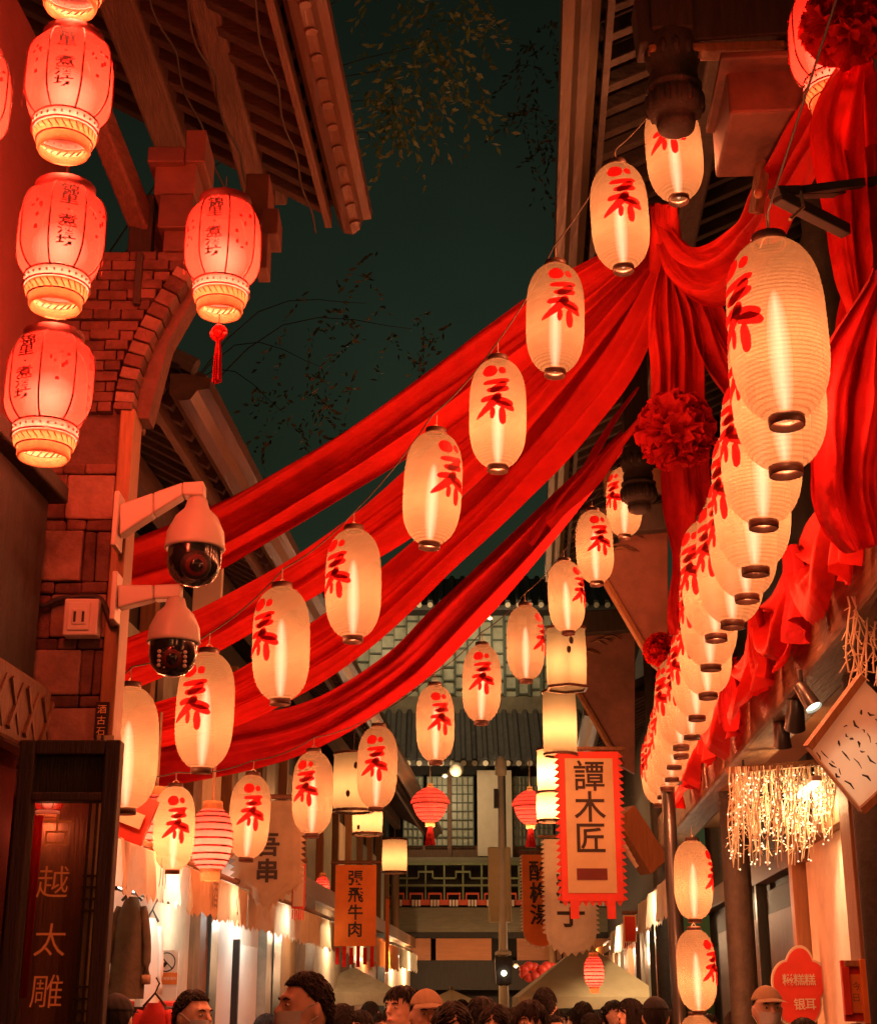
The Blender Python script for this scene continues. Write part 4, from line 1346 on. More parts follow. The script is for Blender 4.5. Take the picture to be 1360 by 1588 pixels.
bay(21.0, 21.5, 0, 2.75, 'wood_brown', 'post', FL + 0.06, 0.2)
bay(21.5, 26.0, 0, 2.75, 'wood_warm', 'bay_wall')
bay(26.0, 26.5, 0, 2.75, 'dark_green', 'post', FL + 0.06, 0.2)
bay(26.5, 33, 0, 2.75, 'cream_wall', 'bay_wall')
bay(8.2, 33, 2.75, 2.95, 'wood_brown', 'lintel', FL + 0.05, 0.2)
# a white door leaf with frame, handle
dr = MB().box(st(FL + 0.06, 13.9, 1.05), (0.04, 0.95, 2.1), rotS()).build('door', 'white_paint', nh, bevel=0.004)
MB().box(st(FL + 0.065, 13.39, 1.06), (0.06, 0.06, 2.16), rotS()).build('door_frame', 'black_matt', nh)
MB().box(st(FL + 0.10, 14.20, 1.42), (0.03, 0.16, 0.025), rotS()).build('handle', 'black_matt', dr)
MB().box(st(FL + 0.11, 14.27, 1.37), (0.03, 0.025, 0.10), rotS()).build('handle', 'black_matt', dr)
# no-smoking notice
ns = thing('no_smoking_notice', 'white no smoking notice with red caption on the cream wall', 'sign', atY(266, 1512, 10.95))
def sgn(ua, ub, va, vb, mat, nm, dy):
    y = 11.0
    a = atY(ua, vb, y); b = atY(ub, va, y)
    return MB().box(((a.x + b.x) / 2, y - 0.2 - dy, (a.z + b.z) / 2), (b.x - a.x, 0.012, b.z - a.z)).build(nm, mat, ns)
sgn(249, 285, 1476, 1556, 'white_paint', 'board', 0.0)
sgn(250, 283, 1510, 1528, 'orange_cloth', 'caption_bar', 0.01)
c = atY(266, 1494, 11.0) + V((0, -0.215, 0))
m = MB()
ring = [c + V((0.062 * math.cos(w), 0, 0.062 * math.sin(w))) for w in [2 * PI * k / 24 for k in range(25)]]
MB().tube(ring, 0.004, 5).build('ring', 'ink', ns)
MB().bar(c + V((-0.045, 0, 0.045)), c + V((0.045, 0, -0.045)), 0.006, 0.006).build('slash', 'ink', ns)
MB().bar(c + V((-0.02, 0, -0.03)), c + V((0.0, 0, -0.005)), 0.02, 0.02).build('cigarette', 'ink', ns)
for k in range(6):
    letter('禁止吸烟请勿'[k], atY(254 + 5 * k, 1519, 11.0) + V((0, -0.222, 0)), (1, 0, 0), (0, 0, 1), 0.022, 'white_paint', ns)

# ------------------------------------------------------------------ ragged cloth awnings
def awning(y0, y1, c0, z0, drop, mat, label, txt='', seed=0, side=1):
    rn = random.Random(seed)
    root = thing('cloth_awning', label, 'awning', st(c0, (y0 + y1) / 2, z0 - drop), 'ragged awnings over the shops')
    n = 60
    g = [[], [], [], []]
    for k in range(n + 1):
        f = k / n
        yy = y0 + (y1 - y0) * f
        w = 0.03 * math.sin(f * 17 + seed) + 0.015 * math.sin(f * 41 + seed)
        g[0].append(st(c0 - side * 0.12, yy, z0))
        g[1].append(st(c0 + w * 0.5 * side, yy, z0 - 0.05))
        g[2].append(st(c0 + w * side, yy, z0 - drop * 0.6))
        g[3].append(st(c0 + w * 1.3 * side, yy, z0 - drop + (0.035 if k % 2 else 0) + rn.uniform(0, 0.02)))
    MB().sheet(g).build('valance', mat, root, False)
    MB().tube([st(c0 - side * 0.10, y0, z0 + 0.02), st(c0 - side * 0.10, y1, z0 + 0.02)], 0.02, 8).build('rail', 'wood_brown', root)
    k = len(txt)
    for i, ch in enumerate(txt):
        yy = y0 + (y1 - y0) * (i + 0.8) / (k + 0.6)
        Y3 = st(0, 1, 0) - st(0, 0, 0)
        letter(ch, st(c0 + side * 0.05, yy, z0 - drop * 0.5), Y3 if side > 0 else -Y3, (0, 0, 1), drop * 0.55, 'wood_brown', root, 0.01)
    return root
awning(7.7, 9.3, -2.10, EYE.z + 0.86, 0.33, 'cream_cloth', 'cream lettered ragged awning nearest the glass window', '川', 1)
awning(9.4, 11.5, -2.12, EYE.z + 0.86, 0.34, 'tan_cloth', 'tan ragged awning with faded lettering above the notice', '酒小', 2)
awning(11.6, 14.6, -2.14, EYE.z + 0.88, 0.35, 'beige_cloth', 'grey beige ragged awning above the white door', '', 3)
awning(14.7, 17.5, -2.16, EYE.z + 0.90, 0.36, 'beige_cloth', 'pale beige ragged awning right after the grey one', '', 4)
awning(17.6, 21.5, -2.18, EYE.z + 0.92, 0.38, 'cream_cloth', 'cream ragged awning leading to the orange banner', '', 5)
awning(21.6, 26, -2.22, EYE.z + 0.95, 0.44, 'orange_cloth', 'orange awning under the hanging orange banner', '', 6)
awning(26.1, 31, -2.26, EYE.z + 0.98, 0.40, 'cream_cloth', 'farthest cream awning on the shop house side', '', 7)

# farther shops on the other side of the street
fs = thing('corner_shop_house', 'dark shop house beyond the timber house with painted posts', 'building', st(2.4, 24, 0))
def fb(y0, y1, z0, z1, mat, nm, c=1.62, th=0.1):
    return MB().box(st(c, (y0 + y1) / 2, (z0 + z1) / 2), (th, y1 - y0, z1 - z0), rotS()).build(nm, mat, fs)
fb(18.6, 33, 0, 6.5, 'wood_dark', 'wall', 1.75, 0.2)
fb(18.6, 33, 2.6, 2.8, 'wood_brown', 'lintel', 1.58, 0.16)
for i, (y0, y1, mt) in enumerate(((17.2, 17.5, 'dark_green'), (18.0, 18.35, 'wood_warm'), (19.2, 19.6, 'dark_green'), (20.6, 21.2, 'wood_warm'), (21.6, 22.0, 'pale_strip'), (23, 23.5, 'wood_brown'), (25, 26, 'wood_warm'), (27, 27.6, 'pale_strip'), (29, 31, 'wood_brown'))):
    fb(y0, y1, 0, 2.6, mt, 'post', 1.60 if i > 2 else 1.52)
EC2, EZ2 = 0.95, EYE.z + 3.4
extrude_profile('gutter', 'eave_metal', [(0.0, 0.10), (0.0, -0.03), (-0.06, -0.08), (-0.13, -0.07), (-0.17, -0.01), (-0.24, 0.0), (-0.25, 0.07), (-0.10, 0.10)], 18.2, 33, EC2, EZ2, fs)
y = 18.3
while y < 33:
    MB().bar(st(EC2, y, EZ2 + 0.05), st(2.6, y, EZ2 + 0.85), 0.07, 0.08).build('rafter', 'wood_across', fs)
    MB().tube([st(EC2 - 0.1, y, EZ2 + 0.16), st(2.6, y, EZ2 + 1.0)], 0.06, 6).build('tile_ridge', 'roof_tile', fs)
    y += 0.3
q = [st(EC2, 18.2, EZ2 + 0.1), st(2.7, 18.2, EZ2 + 0.95), st(2.7, 33, EZ2 + 0.95), st(EC2, 33, EZ2 + 0.1)]
MB().hexa(q + [p + V((0, 0, 0.04)) for p in q]).build('soffit', 'soffit', fs)
awning(13.6, 17.2, 1.22, EYE.z + 1.12, 0.40, 'cream_cloth', 'cream ragged awning sloping beside the stacked lantern pole', '', 11, -1)
awning(17.6, 21.8, 1.12, EYE.z + 1.0, 0.38, 'cream_cloth', 'small pale awning beyond the lettered tan banner', '', 12, -1)
awning(22.2, 27, 1.05, EYE.z + 0.9, 0.34, 'orange_cloth', 'faded orange awning at the far end opposite the shop house', '', 13, -1)

# ================================================================== GATE HOUSE closing the street
GY = 34.0
gate = thing('gate_house', 'two tiered gate house with fretwork balcony closing the street', 'building', (st(0, GY).x, GY, 0))
def gp(ua, ub, va, vb, dy, dep, mat, nm, bev=0):
    y = GY - dy
    a = atY(ua, vb, y); b = atY(ub, va, y)
    return MB().box(((a.x + b.x) / 2, y + dep / 2, (a.z + b.z) / 2), (b.x - a.x, dep, b.z - a.z)).build(nm, mat, gate, bevel=bev)
gp(420, 1010, 905, 1600, -0.9, 0.3, 'wood_dark', 'back_wall')
gp(480, 960, 1408, 1446, 0.0, 0.4, 'gate_beam', 'beam')
gp(480, 960, 1446, 1456, -0.05, 0.3, 'wood_dark', 'beam')
for ua, ub in ((485, 578), (582, 668), (676, 762), (802, 870), (874, 950)):
    gp(ua, ub, 1456, 1490, 0.02, 0.2, 'gate_board', 'board')
gp(480, 960, 1490, 1536, 0.05, 0.4, 'wood_dark', 'lower_beam')
# fretwork balcony
gp(480, 960, 1396, 1404, 0.25, 0.12, 'gate_rail_red', 'bottom_rail')
gp(480, 960, 1338, 1342, 0.25, 0.10, 'gate_rail_green', 'top_rail')
gp(480, 960, 1372, 1375, 0.25, 0.06, 'gate_rail_green', 'middle_rail')
for k in range(17):
    u = 486 + k * 29
    gp(u - 1.2, u + 1.2, 1342, 1396, 0.24, 0.06, 'gate_rail_green', 'baluster')
    gp(u + 6, u + 23, 1385, 1388, 0.26, 0.06, 'gate_rail_red', 'fret')
    gp(u + 4, u + 6, 1385, 1398, 0.26, 0.06, 'gate_rail_red', 'fret')
    gp(u + 23, u + 25, 1385, 1398, 0.26, 0.06, 'gate_rail_red', 'fret')
    if k % 2 == 0:
        gp(u - 10, u + 10, 1351, 1354, 0.26, 0.06, 'gate_rail_green', 'fret')
        gp(u - 12, u - 10, 1351, 1362, 0.26, 0.06, 'gate_rail_green', 'fret')
        gp(u + 10, u + 12, 1351, 1362, 0.26, 0.06, 'gate_rail_green', 'fret')
    else:
        gp(u - 17, u + 17, 1361, 1364, 0.26, 0.06, 'gate_rail_green', 'fret')
    for q in (-6, -1, 4):
        gp(u + 14 + q, u + 17 + q, 1396, 1406, 0.32, 0.05, 'pale_strip' if q else 'gate_rail_red', 'bracket')
# upper storey: lattice windows, pale pilasters
gp(470, 970, 1330, 1338, 0.1, 0.5, 'gate_beam', 'sill_beam')
gp(470, 970, 1312, 1330, -0.3, 0.2, 'wood_brown', 'dado')
for k, (ua, ub) in enumerate(((520, 556), (562, 592), (626, 656), (662, 694), (700, 734), (796, 820), (826, 856), (862, 892))):
    w = gp(ua, ub, 1205, 1312, -0.25, 0.05, 'pane_pale', 'window')
    y = GY + 0.22
    for i in range(5):
        uu = ua + (ub - ua) * i / 4
        a = atY(uu, 1312, y); b = atY(uu, 1205, y)
        MB().box(((a.x + b.x) / 2, y, (a.z + b.z) / 2), (0.022, 0.04, b.z - a.z)).build('muntin', 'lattice', w)
    for i in range(9):
        vv = 1205 + 107 * i / 8
        a = atY(ua, vv, y - 0.012); b = atY(ub, vv, y - 0.012)
        MB().box(((a.x + b.x) / 2, y - 0.012, a.z), (b.x - a.x, 0.04, 0.02)).build('muntin', 'lattice', w)
gp(741, 773, 1195, 1328, -0.1, 0.25, 'pale_strip', 'pilaster')
gp(786, 793, 1195, 1330, -0.1, 0.25, 'pale_strip', 'pilaster')
gp(694, 700, 1195, 1330, -0.12, 0.25, 'wood_brown', 'mullion')
# lower and upper eaves: tiled slabs with a row of pale tile ends
for (v0, v1, va, dy, lat) in ((1188, 1110, 1184, 0.8, True), (946, 905, 938, 0.4, False)):
    a = atY(470, v0, GY - dy); b = atY(970, v0, GY - dy)
    a2 = atY(470, v1, GY + 0.9); b2 = atY(970, v1, GY + 0.9)
    MB().hexa([a, b, b2, a2, a + V((0, 0, .12)), b + V((0, 0, .12)), b2 + V((0, 0, .12)), a2 + V((0, 0, .12))]).build('roof', 'roof_tile', gate)
    for k in range(29):
        u = 478 + k * 17.2
        p = atY(u, va, GY - dy - 0.03)
        e = MB().tube([p + V((0, 0.03, 0)), p + V((0, -0.01, 0))], 0.062, 12).build('tile_end', 'pale_strip', gate)
        p2 = atY(u, v1, GY + 0.9)
        MB().tube([p + V((0, 0.05, 0.07)), V((p.x, p2.y, p2.z + 0.14))], 0.07, 6).build('tile_ridge', 'roof_tile', gate)
gp(470, 970, 1080, 1112, -0.8, 0.2, 'gate_grey', 'frieze')
gp(470, 970, 955, 1080, -0.85, 0.1, 'pane_pale', 'screen')
for k in range(26):
    u = 478 + k * 19
    gp(u - 1, u + 1, 955, 1080, -0.78, 0.06, 'lattice', 'muntin')
    for j in range(6):
        v = 962 + j * 21 + (k % 2) * 8
        gp(u + 1, u + 18, v, v + 2.5, -0.79, 0.05, 'lattice', 'muntin')
MB().ball(atY(708, 1194, GY - 1.2), 0.16, 14, 10).build('globe_lamp', 'pale_strip', gate, True)
# two thin posts of the gate front
for u in (612, 856):
    b = atY(u, 1450, GY - 0.5)
    MB().tube([(b.x, b.y, 0), (b.x, b.y, 4.6)], 0.09, 12).build('column', 'wood_warm', gate, True)

# ------------------------------------------------------------------ lamp post in the middle of the street
lp = at(780, 1450, 27)
lamp = thing('street_lamp', 'pale slim lamp post rising before the gate house', 'street lamp', (lp.x, lp.y, 0))
zt = at(780, 1190, 27).z
MB().tube([(lp.x, lp.y, 0), (lp.x, lp.y, 2.2), (lp.x, lp.y, zt)], [0.11, 0.085, 0.06], 14).build('shaft', 'pale_strip', lamp, True)
z1 = at(780, 1482, 27).z
MB().lathe([(0.08, z1 - 0.02), (0.20, z1), (0.20, z1 + 0.05), (0.08, z1 + 0.10)], 4, (lp.x, lp.y, 0), ph=PI / 4).build('capital', 'pale_strip', lamp)
MB().lathe([(0.06, z1 - 0.55), (0.19, z1 - 0.5), (0.22, z1 - 0.06), (0.2, z1 - 0.03)], 4, (lp.x, lp.y, 0), ph=PI / 4).build('lamp_box', 'wood_dark', lamp)
MB().ball((lp.x - 0.0, lp.y - 0.2, z1 - 0.32), 0.05, 10, 8).build('lamp_bulb', 'lamp_face', lamp, True)
MB().lathe([(0.06, zt - 0.02), (0.11, zt), (0.11, zt + 0.25), (0.05, zt + 0.35)], 12, (lp.x, lp.y, 0)).build('finial', 'pale_strip', lamp, True)
MB().box((lp.x - 0.1, lp.y - 0.06, zt - 0.45), (0.08, 0.12, 0.35)).build('speaker', 'wood_dark', lamp)
MB().box((lp.x - 0.05, lp.y + 0.02, at(780, 1370, 27).z), (0.42, 0.12, 1.35)).build('sleeve', 'tan_board', lamp, bevel=0.03)
# ================================================================== BANNERS
def banner(u0, u1, v0, v1, y, label, mats, text='', bottom='flat', fringe='side', grp='hanging shop banners', ink='ink', tsize=None, rot=0.0, name='shop_banner', bold=0.02):
    a = atY(u0, v1, y); b = atY(u1, v0, y)
    w, h = b.x - a.x, b.z - a.z
    c = V(((a.x + b.x) / 2, y, a.z))
    root = thing(name, label, 'banner', c, grp)
    out = []
    if bottom == 'flat':
        out = [(-w / 2, 0), (w / 2, 0)]
    elif bottom == 'point':
        out = [(-w / 2, h * 0.22), (0, 0), (w / 2, h * 0.22)]
    else:
        out = [(w / 2 * math.cos(PI + PI * k / 10), h * 0.16 * (1 + math.sin(PI + PI * k / 10))) for k in range(11)]
    out = out + [(w / 2, h), (-w / 2, h)]
    def P(x, z, d=0): return c + V((x, -d, z))
    MB().prism([P(x, z) for x, z in out], (0, 0.025, 0)).build('border', mats[1], root)
    k = 0.80
    cz = h * 0.52
    MB().prism([P(x * k, cz + (z - cz) * (0.90 if h > 1.5 * w else k), 0.008) for x, z in out], (0, 0.006, 0)).build('panel', mats[0], root)
    # zigzag fringe
    fm = MB()
    edge = []
    n = max(10, int(h / (w * 0.11)))
    if fringe in ('side', 'both'):
        zb = out[0][1]
        for s in (-1, 1):
            for i in range(n):
                z0 = zb + (h - zb) * i / n; z1 = zb + (h - zb) * (i + 1) / n
                fm.prism([P(s * w / 2, z0, -0.01), P(s * w / 2, z1, -0.01), P(s * (w / 2 + w * 0.085), z0 + (z1 - z0) * 0.25, -0.012)], (0, 0.008, 0))
        for (xa, za), (xb, zb2) in zip(out[:-3], out[1:-2]):
            m = max(1, int(math.hypot(xb - xa, zb2 - za) / (w * 0.11)))
            for i in range(m):
                f0, f1 = i / m, (i + 1) / m
                fm.prism([P(xa + (xb - xa) * f0, za + (zb2 - za) * f0, -0.01), P(xa + (xb - xa) * f1, za + (zb2 - za) * f1, -0.01), P(xa + (xb - xa) * (f0 + f1) / 2, za + (zb2 - za) * (f0 + f1) / 2 - w * 0.085, -0.012)], (0, 0.008, 0))
        tag(fm.build('fringe', mats[2], root), kind='stuff')
    else:
        for i in range(6):
            x = -w / 2 + w * (i + 0.5) / 6
            MB().box(P(x, -h * 0.12, -0.015), (w * 0.09, 0.008, h * 0.24 * (1.1 if i % 2 else 0.85))).build('streamer', mats[2], root)
    MB().tube([P(-w * 0.62, h + 0.03, -0.012), P(w * 0.62, h + 0.03, -0.012)], 0.02, 8).build('rod', 'wood_brown', root)
    n = len(text)
    ts = tsize or min(w * 0.62, h * 0.8 / max(1, n))
    for i, ch in enumerate(text):
        if ch != ' ':
            zc = h * (0.94 - (0.84 if bottom == 'flat' else 0.72) * (i + 0.5) / n)
            letter(ch, P(0, zc, 0.014), (1, 0, 0), (0, 0, 1), ts, ink, root, bold)
    return root, P, w, h
bt, P, w, h = banner(872, 958, 1166, 1398, 14.0, 'tan lettered banner with red zigzag border and seal block', ('tan_board', 'red_paint', 'red_paint'), '譚木匠 ', tsize=0.30, bold=0.012)
MB().box(P(0, h * 0.175, 0.014), (w * 0.5, 0.006, h * 0.075)).build('seal_block', 'rib_dark', bt)
for s in (-1, 1):
    MB().box(P(s * w * 0.30, -h * 0.05, 0), (w * 0.14, 0.01, h * 0.13)).build('streamer', 'red_paint', bt)
banner(848, 920, 1302, 1478, 17.0, 'cream banner with pointed foot and one brush character below the tan one', ('cream_cloth', 'cream_cloth', 'cream_cloth'), ' 粽子', 'round', ink='ink')
banner(812, 862, 1326, 1468, 19.0, 'orange banner with dark characters behind the cream one', ('orange_cloth', 'orange_cloth', 'cream_cloth'), '酸梅湯', 'round')
ob = banner(518, 584, 1342, 1468, 16.5, 'glowing orange banner with four black characters and streamers', ('orange_cloth', 'orange_cloth', 'red_cloth'), '張飛牛肉', 'flat', 'streamer')
banner(362, 468, 1242, 1408, 11.7, 'beige ragged banner with black characters behind a far lantern', ('beige_cloth', 'beige_cloth', 'beige_cloth'), ' 吾串', 'point', tsize=0.185, bold=0.03)
banner(452, 474, 1340, 1410, 12.2, 'small pink paper sign slanting beside the beige banner', ('cream_cloth', 'red_paint', 'red_paint'), '', 'flat', 'streamer')
banner(597, 604, 1395, 1508, 21.0, 'thin orange cloth strip hanging before the gate beam', ('orange_cloth', 'orange_cloth', 'orange_cloth'), '', 'flat', 'streamer')
banner(436, 450, 1404, 1450, 17.5, 'small dark red plaque under the cream awnings', ('red_paint', 'wood_dark', 'red_cloth'), '', 'flat', 'streamer', ink='gold_paint')
banner(484, 496, 1418, 1456, 19.5, 'small wooden plaque near the orange banner', ('tan_board', 'wood_dark', 'red_cloth'), '', 'flat', 'streamer')
banner(968, 986, 1420, 1462, 17.2, 'small red plaque by the far painted posts', ('red_paint', 'gold_paint', 'red_cloth'), '', 'flat', 'streamer', ink='gold_paint')
# hanging slanted timber box sign beyond the lantern row
sb = thing('box_sign', 'slanted wooden box sign with ragged pale fringe beyond the tan banner', 'sign', at(985, 1300, 14.2))
MB().bar(at(962, 1262, 14.2), at(1015, 1345, 14.2), 0.20, 0.26).build('box', 'wood_warm', sb, bevel=0.01)
for k in range(7):
    p = at(955 + 5 * k, 1272 + 9 * k, 14.0)
    MB().box(p + V((-0.03, 0, -0.05)), (0.035, 0.02, 0.16), Matrix.Rotation(-0.6, 3, 'Y')).build('fringe_strip', 'cream_cloth', sb)

# ================================================================== SMALL LANTERNS
def drum(u, v, wpx, hpx, y, label, col='paper_plain', e=7, sides=20, mark=None, grp='plain drum lanterns'):
    c = atY(u, v, y)
    k = (c - EYE).length / FOC
    r, h = wpx * k / 2, hpx * k * 1.05
    root = thing('drum_lantern', label, 'lantern', c, grp)
    n = 10
    MB().lathe([(r * (0.96 + 0.04 * math.sin(PI * i / n)), -h / 2 + h * i / n) for i in range(n + 1)], sides, c, ph=PI / sides).build('paper_shade', col, root, sides > 8)
    for s in (-1, 1):
        MB().lathe([(r * 0.9, s * h / 2 - 0.012), (r * 1.03, s * h / 2 - 0.012), (r * 1.03, s * h / 2 + 0.012), (r * 0.9, s * h / 2 + 0.012)], sides, c, ph=PI / sides).build('rim', 'lantern_ring', root)
    MB().tube([c + V((0, 0, h / 2)), c + V((0, 0, h / 2 + 0.25))], 0.006, 5).build('hanger', 'wire', root)
    if mark:
        rn = random.Random(int(u))
        for q in range(mark):
            x = rn.uniform(-0.6, 0.2) * r; z = rn.uniform(-0.35, 0.4) * h
            MB().ball(c + V((x, -math.sqrt(max(0, r * r - x * x)) - 0.006, z)), (r * 0.10, 0.004, r * 0.17), 8, 6).build('ink_blot', 'ink', root)
    l = bpy.data.lights.new('bulb_light', 'POINT')
    l.energy = e * LW; l.color = (1.0, 0.30, 0.10); l.shadow_soft_size = r * 0.3
    o = bpy.data.objects.new('bulb_light', l); COL.objects.link(o); o.parent = root; o.location = (0, 0, -h * 0.1)
    return root
drum(548, 1214, 62, 82, 14.2, 'broad drum lantern with ink sprigs behind the far string', mark=2, e=22)
drum(570, 1268, 46, 48, 14.8, 'squat drum lantern hanging just under the broad one', mark=2, e=18)
drum(612, 1328, 38, 46, 18.5, 'small plain drum lantern in front of the gate balcony', e=14)
drum(853, 1196, 40, 62, 15.6, 'drum lantern above another beside the tan banner', mark=1, e=55)
drum(852, 1252, 40, 40, 15.7, 'lower drum lantern beside the tan banner', e=55)
drum(878, 1022, 68, 88, 13.4, 'six sided box lantern with painted leaves under the far string', sides=6, mark=2, e=22)
drum(868, 1122, 52, 92, 14.0, 'tall drum lantern below the six sided one', e=20)
def pleated(u, v, wpx, hpx, y, label, e, flat=0.0, col='paper_scarlet', name='pleated_lantern', grp='red round lanterns'):
    c = atY(u, v, y)
    k = (c - EYE).length / FOC
    r, h = wpx * k / 2, hpx * k
    root = thing(name, label, 'lantern', c, grp)
    n = 40
    pr = []
    for i in range(n + 1):
        th = PI * (0.10 + 0.80 * i / n)
        z = -math.cos(th) * h / 2
        rr = r * (math.sin(th) ** 0.6) * (1 - 0.03 * abs(math.sin(i * PI / 4)))
        if flat: rr = r * (math.sin(th) ** 0.9) * (0.75 + 0.25 * (z / h + 0.5)) if z < 0 else r * (math.sin(th) ** 1.6)
        pr.append((rr, z))
    MB().lathe(pr, 28, c).build('paper_shade', col, root, True)
    for i in range(4, n - 3, 4):
        MB().lathe([(pr[i][0] * 0.995, pr[i][1] - 0.006), (pr[i][0] + 0.006, pr[i][1]), (pr[i][0] * 0.995, pr[i][1] + 0.006)], 28, c).build('hoop', 'rib_dark', root, True)
    MB().lathe([(pr[0][0] * 0.7, pr[0][1] - 0.07), (pr[0][0] * 0.9, pr[0][1] - 0.07), (pr[0][0], pr[0][1]), (pr[0][0] * 0.8, pr[0][1])], 20, c).build('lower_rim', 'gold_trim', root)
    MB().lathe([(pr[-1][0] * 0.8, pr[-1][1]), (pr[-1][0], pr[-1][1]), (pr[-1][0] * 0.9, pr[-1][1] + 0.05), (pr[-1][0] * 0.7, pr[-1][1] + 0.05)], 20, c).build('upper_rim', 'gold_trim', root)
    MB().tube([c + V((0, 0, pr[-1][1])), c + V((0, 0, pr[-1][1] + 0.5))], 0.01, 5).build('hanger', 'rope', root)
    if flat:
        ts = MB().tube([c + V((0, 0, pr[0][1] - 0.02)), c + V((0, 0, pr[0][1] - 0.2)), c + V((0, 0, pr[0][1] - 0.36))], [0.03, 0.06, 0.09], 10)
        ts.build('tassel', 'red_cloth', root)
    l = bpy.data.lights.new('bulb_light', 'POINT')
    l.energy = e * LW; l.color = (1.0, 0.55, 0.25) if flat else (1.0, 0.26, 0.10); l.shadow_soft_size = r * 0.3
    o = bpy.data.objects.new('bulb_light', l); COL.objects.link(o); o.parent = root; o.location = (0, 0, -h * 0.12)
    return root
pleated(328, 1302, 64, 92, 9.3, 'red pleated lantern between two cream lanterns of the far string', 22)
pleated(240, 1282, 58, 96, 8.9, 'red pleated lantern mostly hidden behind a cream lantern near the pillar', 20)
pleated(667, 1248, 60, 56, 24.0, 'lotus shaped red lantern with white top before the gate', 110, 1.0, 'paper_lotus', name='lotus_lantern')
pleated(822, 1252, 56, 54, 24.0, 'lotus shaped red lantern half behind drum lanterns', 110, 1.0, 'paper_lotus', name='lotus_lantern')
pleated(921, 1508, 30, 44, 18.5, 'pink round lantern low by the far awning', 20)
pleated(500, 1378, 22, 34, 20.0, 'small red lantern by the far shop house', 10)

# ================================================================== RIGHT-HAND SHOP DETAILS
# willow-twig light curtain
tw = thing('twig_light_curtain', 'curtain of pale hanging twigs with tiny warm lights', 'twig lights', at(1215, 1185, 10.0))
MB().bar(at(1128, 1196, 10.0), at(1305, 1180, 9.6), 0.05, 0.04).build('bar', 'wood_brown', tw)
rt = random.Random(9)
for k in range(110):
    f = rt.random()
    u0 = 1130 + 170 * f
    y0 = 1190 - 6 * f
    ln = rt.uniform(80, 160) * (0.75 if f > 0.75 else 1)
    t = rt.uniform(9.5, 10.3)
    pts = []
    u = u0
    for i in range(7):
        pts.append(at(u, y0 + ln * i / 6, t))
        u += rt.uniform(-3.5, 3.5)
    m = MB().tube(pts, [0.0042] * 6 + [0.003], 5)
    for i in range(1, 6):
        p = pts[i]
        for s in range(2):
            m.tube([p, p + V((rt.uniform(-0.05, 0.05), rt.uniform(-0.03, 0.03), rt.uniform(-0.06, 0.01)))], [0.0028, 0.002], 4)
    s_ = m.build('twig', 'twig', tw)
    b = MB()
    for i in range(4):
        b.ball(pts[rt.randrange(1, 7)] + V((rt.uniform(-.03, .03), 0, rt.uniform(-.03, .03))), 0.006, 5, 4)
    tag(b.build('tiny_light', 'fairy', tw), kind='stuff')
fb_ = thing('twig_light_branch', 'lit bare twig strands hanging before the slanted white board', 'twig lights', at(1335, 930, 6.4))
for k in range(8):
    u = 1312 + 7 * k + rt.uniform(-3, 3)
    ln = rt.uniform(110, 200)
    pts = [at(u + rt.uniform(-5, 5) + 3 * math.sin(i * 1.3 + k), 925 + ln * i / 7, 6.4 + 0.03 * k) for i in range(8)]
    m = MB().tube(pts, 0.0045, 5)
    for i in range(1, 8):
        for s in range(2):
            m.tube([pts[i], pts[i] + V((rt.uniform(-0.045, 0.045), rt.uniform(-.02, .02), rt.uniform(-0.06, 0.02)))], [0.003, 0.002], 4)
    m.build('twig', 'twig', fb_)
# slanted writing board
wb = thing('writing_board', 'tilted white writing board with orange edge and dark cursive lines', 'board', at(1310, 1160, 6.2))
c = [at(1252, 1160, 6.2), at(1335, 1050, 6.3), at(1440, 1160, 6.3), at(1334, 1258, 6.2)]
n = (c[1] - c[0]).cross(c[3] - c[0]).normalized()
if n.y > 0: n = -n
MB().prism(c, -n * 0.02).build('sheet', 'board_paper', wb)
MB().bar(c[0] + n * 0.004, c[1] + n * 0.004, 0.03, 0.045, n).build('edge', 'wood_warm', wb)
MB().bar(c[0] + n * 0.004, c[3] + n * 0.004, 0.008, 0.03, n).build('edge', 'pale_strip', wb)
MB().bar(c[3] + n * 0.004, c[2] + n * 0.004, 0.03, 0.045, n).build('edge', 'wood_warm', wb)
ex = (c[1] - c[0]); ey = (c[3] - c[0])
def wp(a, b): return c[0] + ex * a + ey * b + n * 0.006
for li, (a, b0, b1) in enumerate(((0.06, 0.12, 0.75), (0.12, 0.15, 0.55), (0.30, 0.25, 0.8), (0.46, 0.2, 0.75), (0.62, 0.25, 0.85), (0.78, 0.25, 0.8))):
    b = b0
    while b < b1:
        l = rt.uniform(0.03, 0.16)
        da = rt.uniform(-0.03, 0.03)
        w_ = rt.uniform(0.005, 0.012)
        p, q = wp(a + da, b), wp(a + da + rt.uniform(-0.04, 0.04), b + l)
        MB().tube([p, p.lerp(q, 0.5) + ex * rt.uniform(-0.02, 0.02), q], [w_ * 0.3, w_ * 0.5, w_ * 0.2], 5).build('brush_stroke', 'ink', wb)
        b += l + rt.uniform(0.02, 0.08)
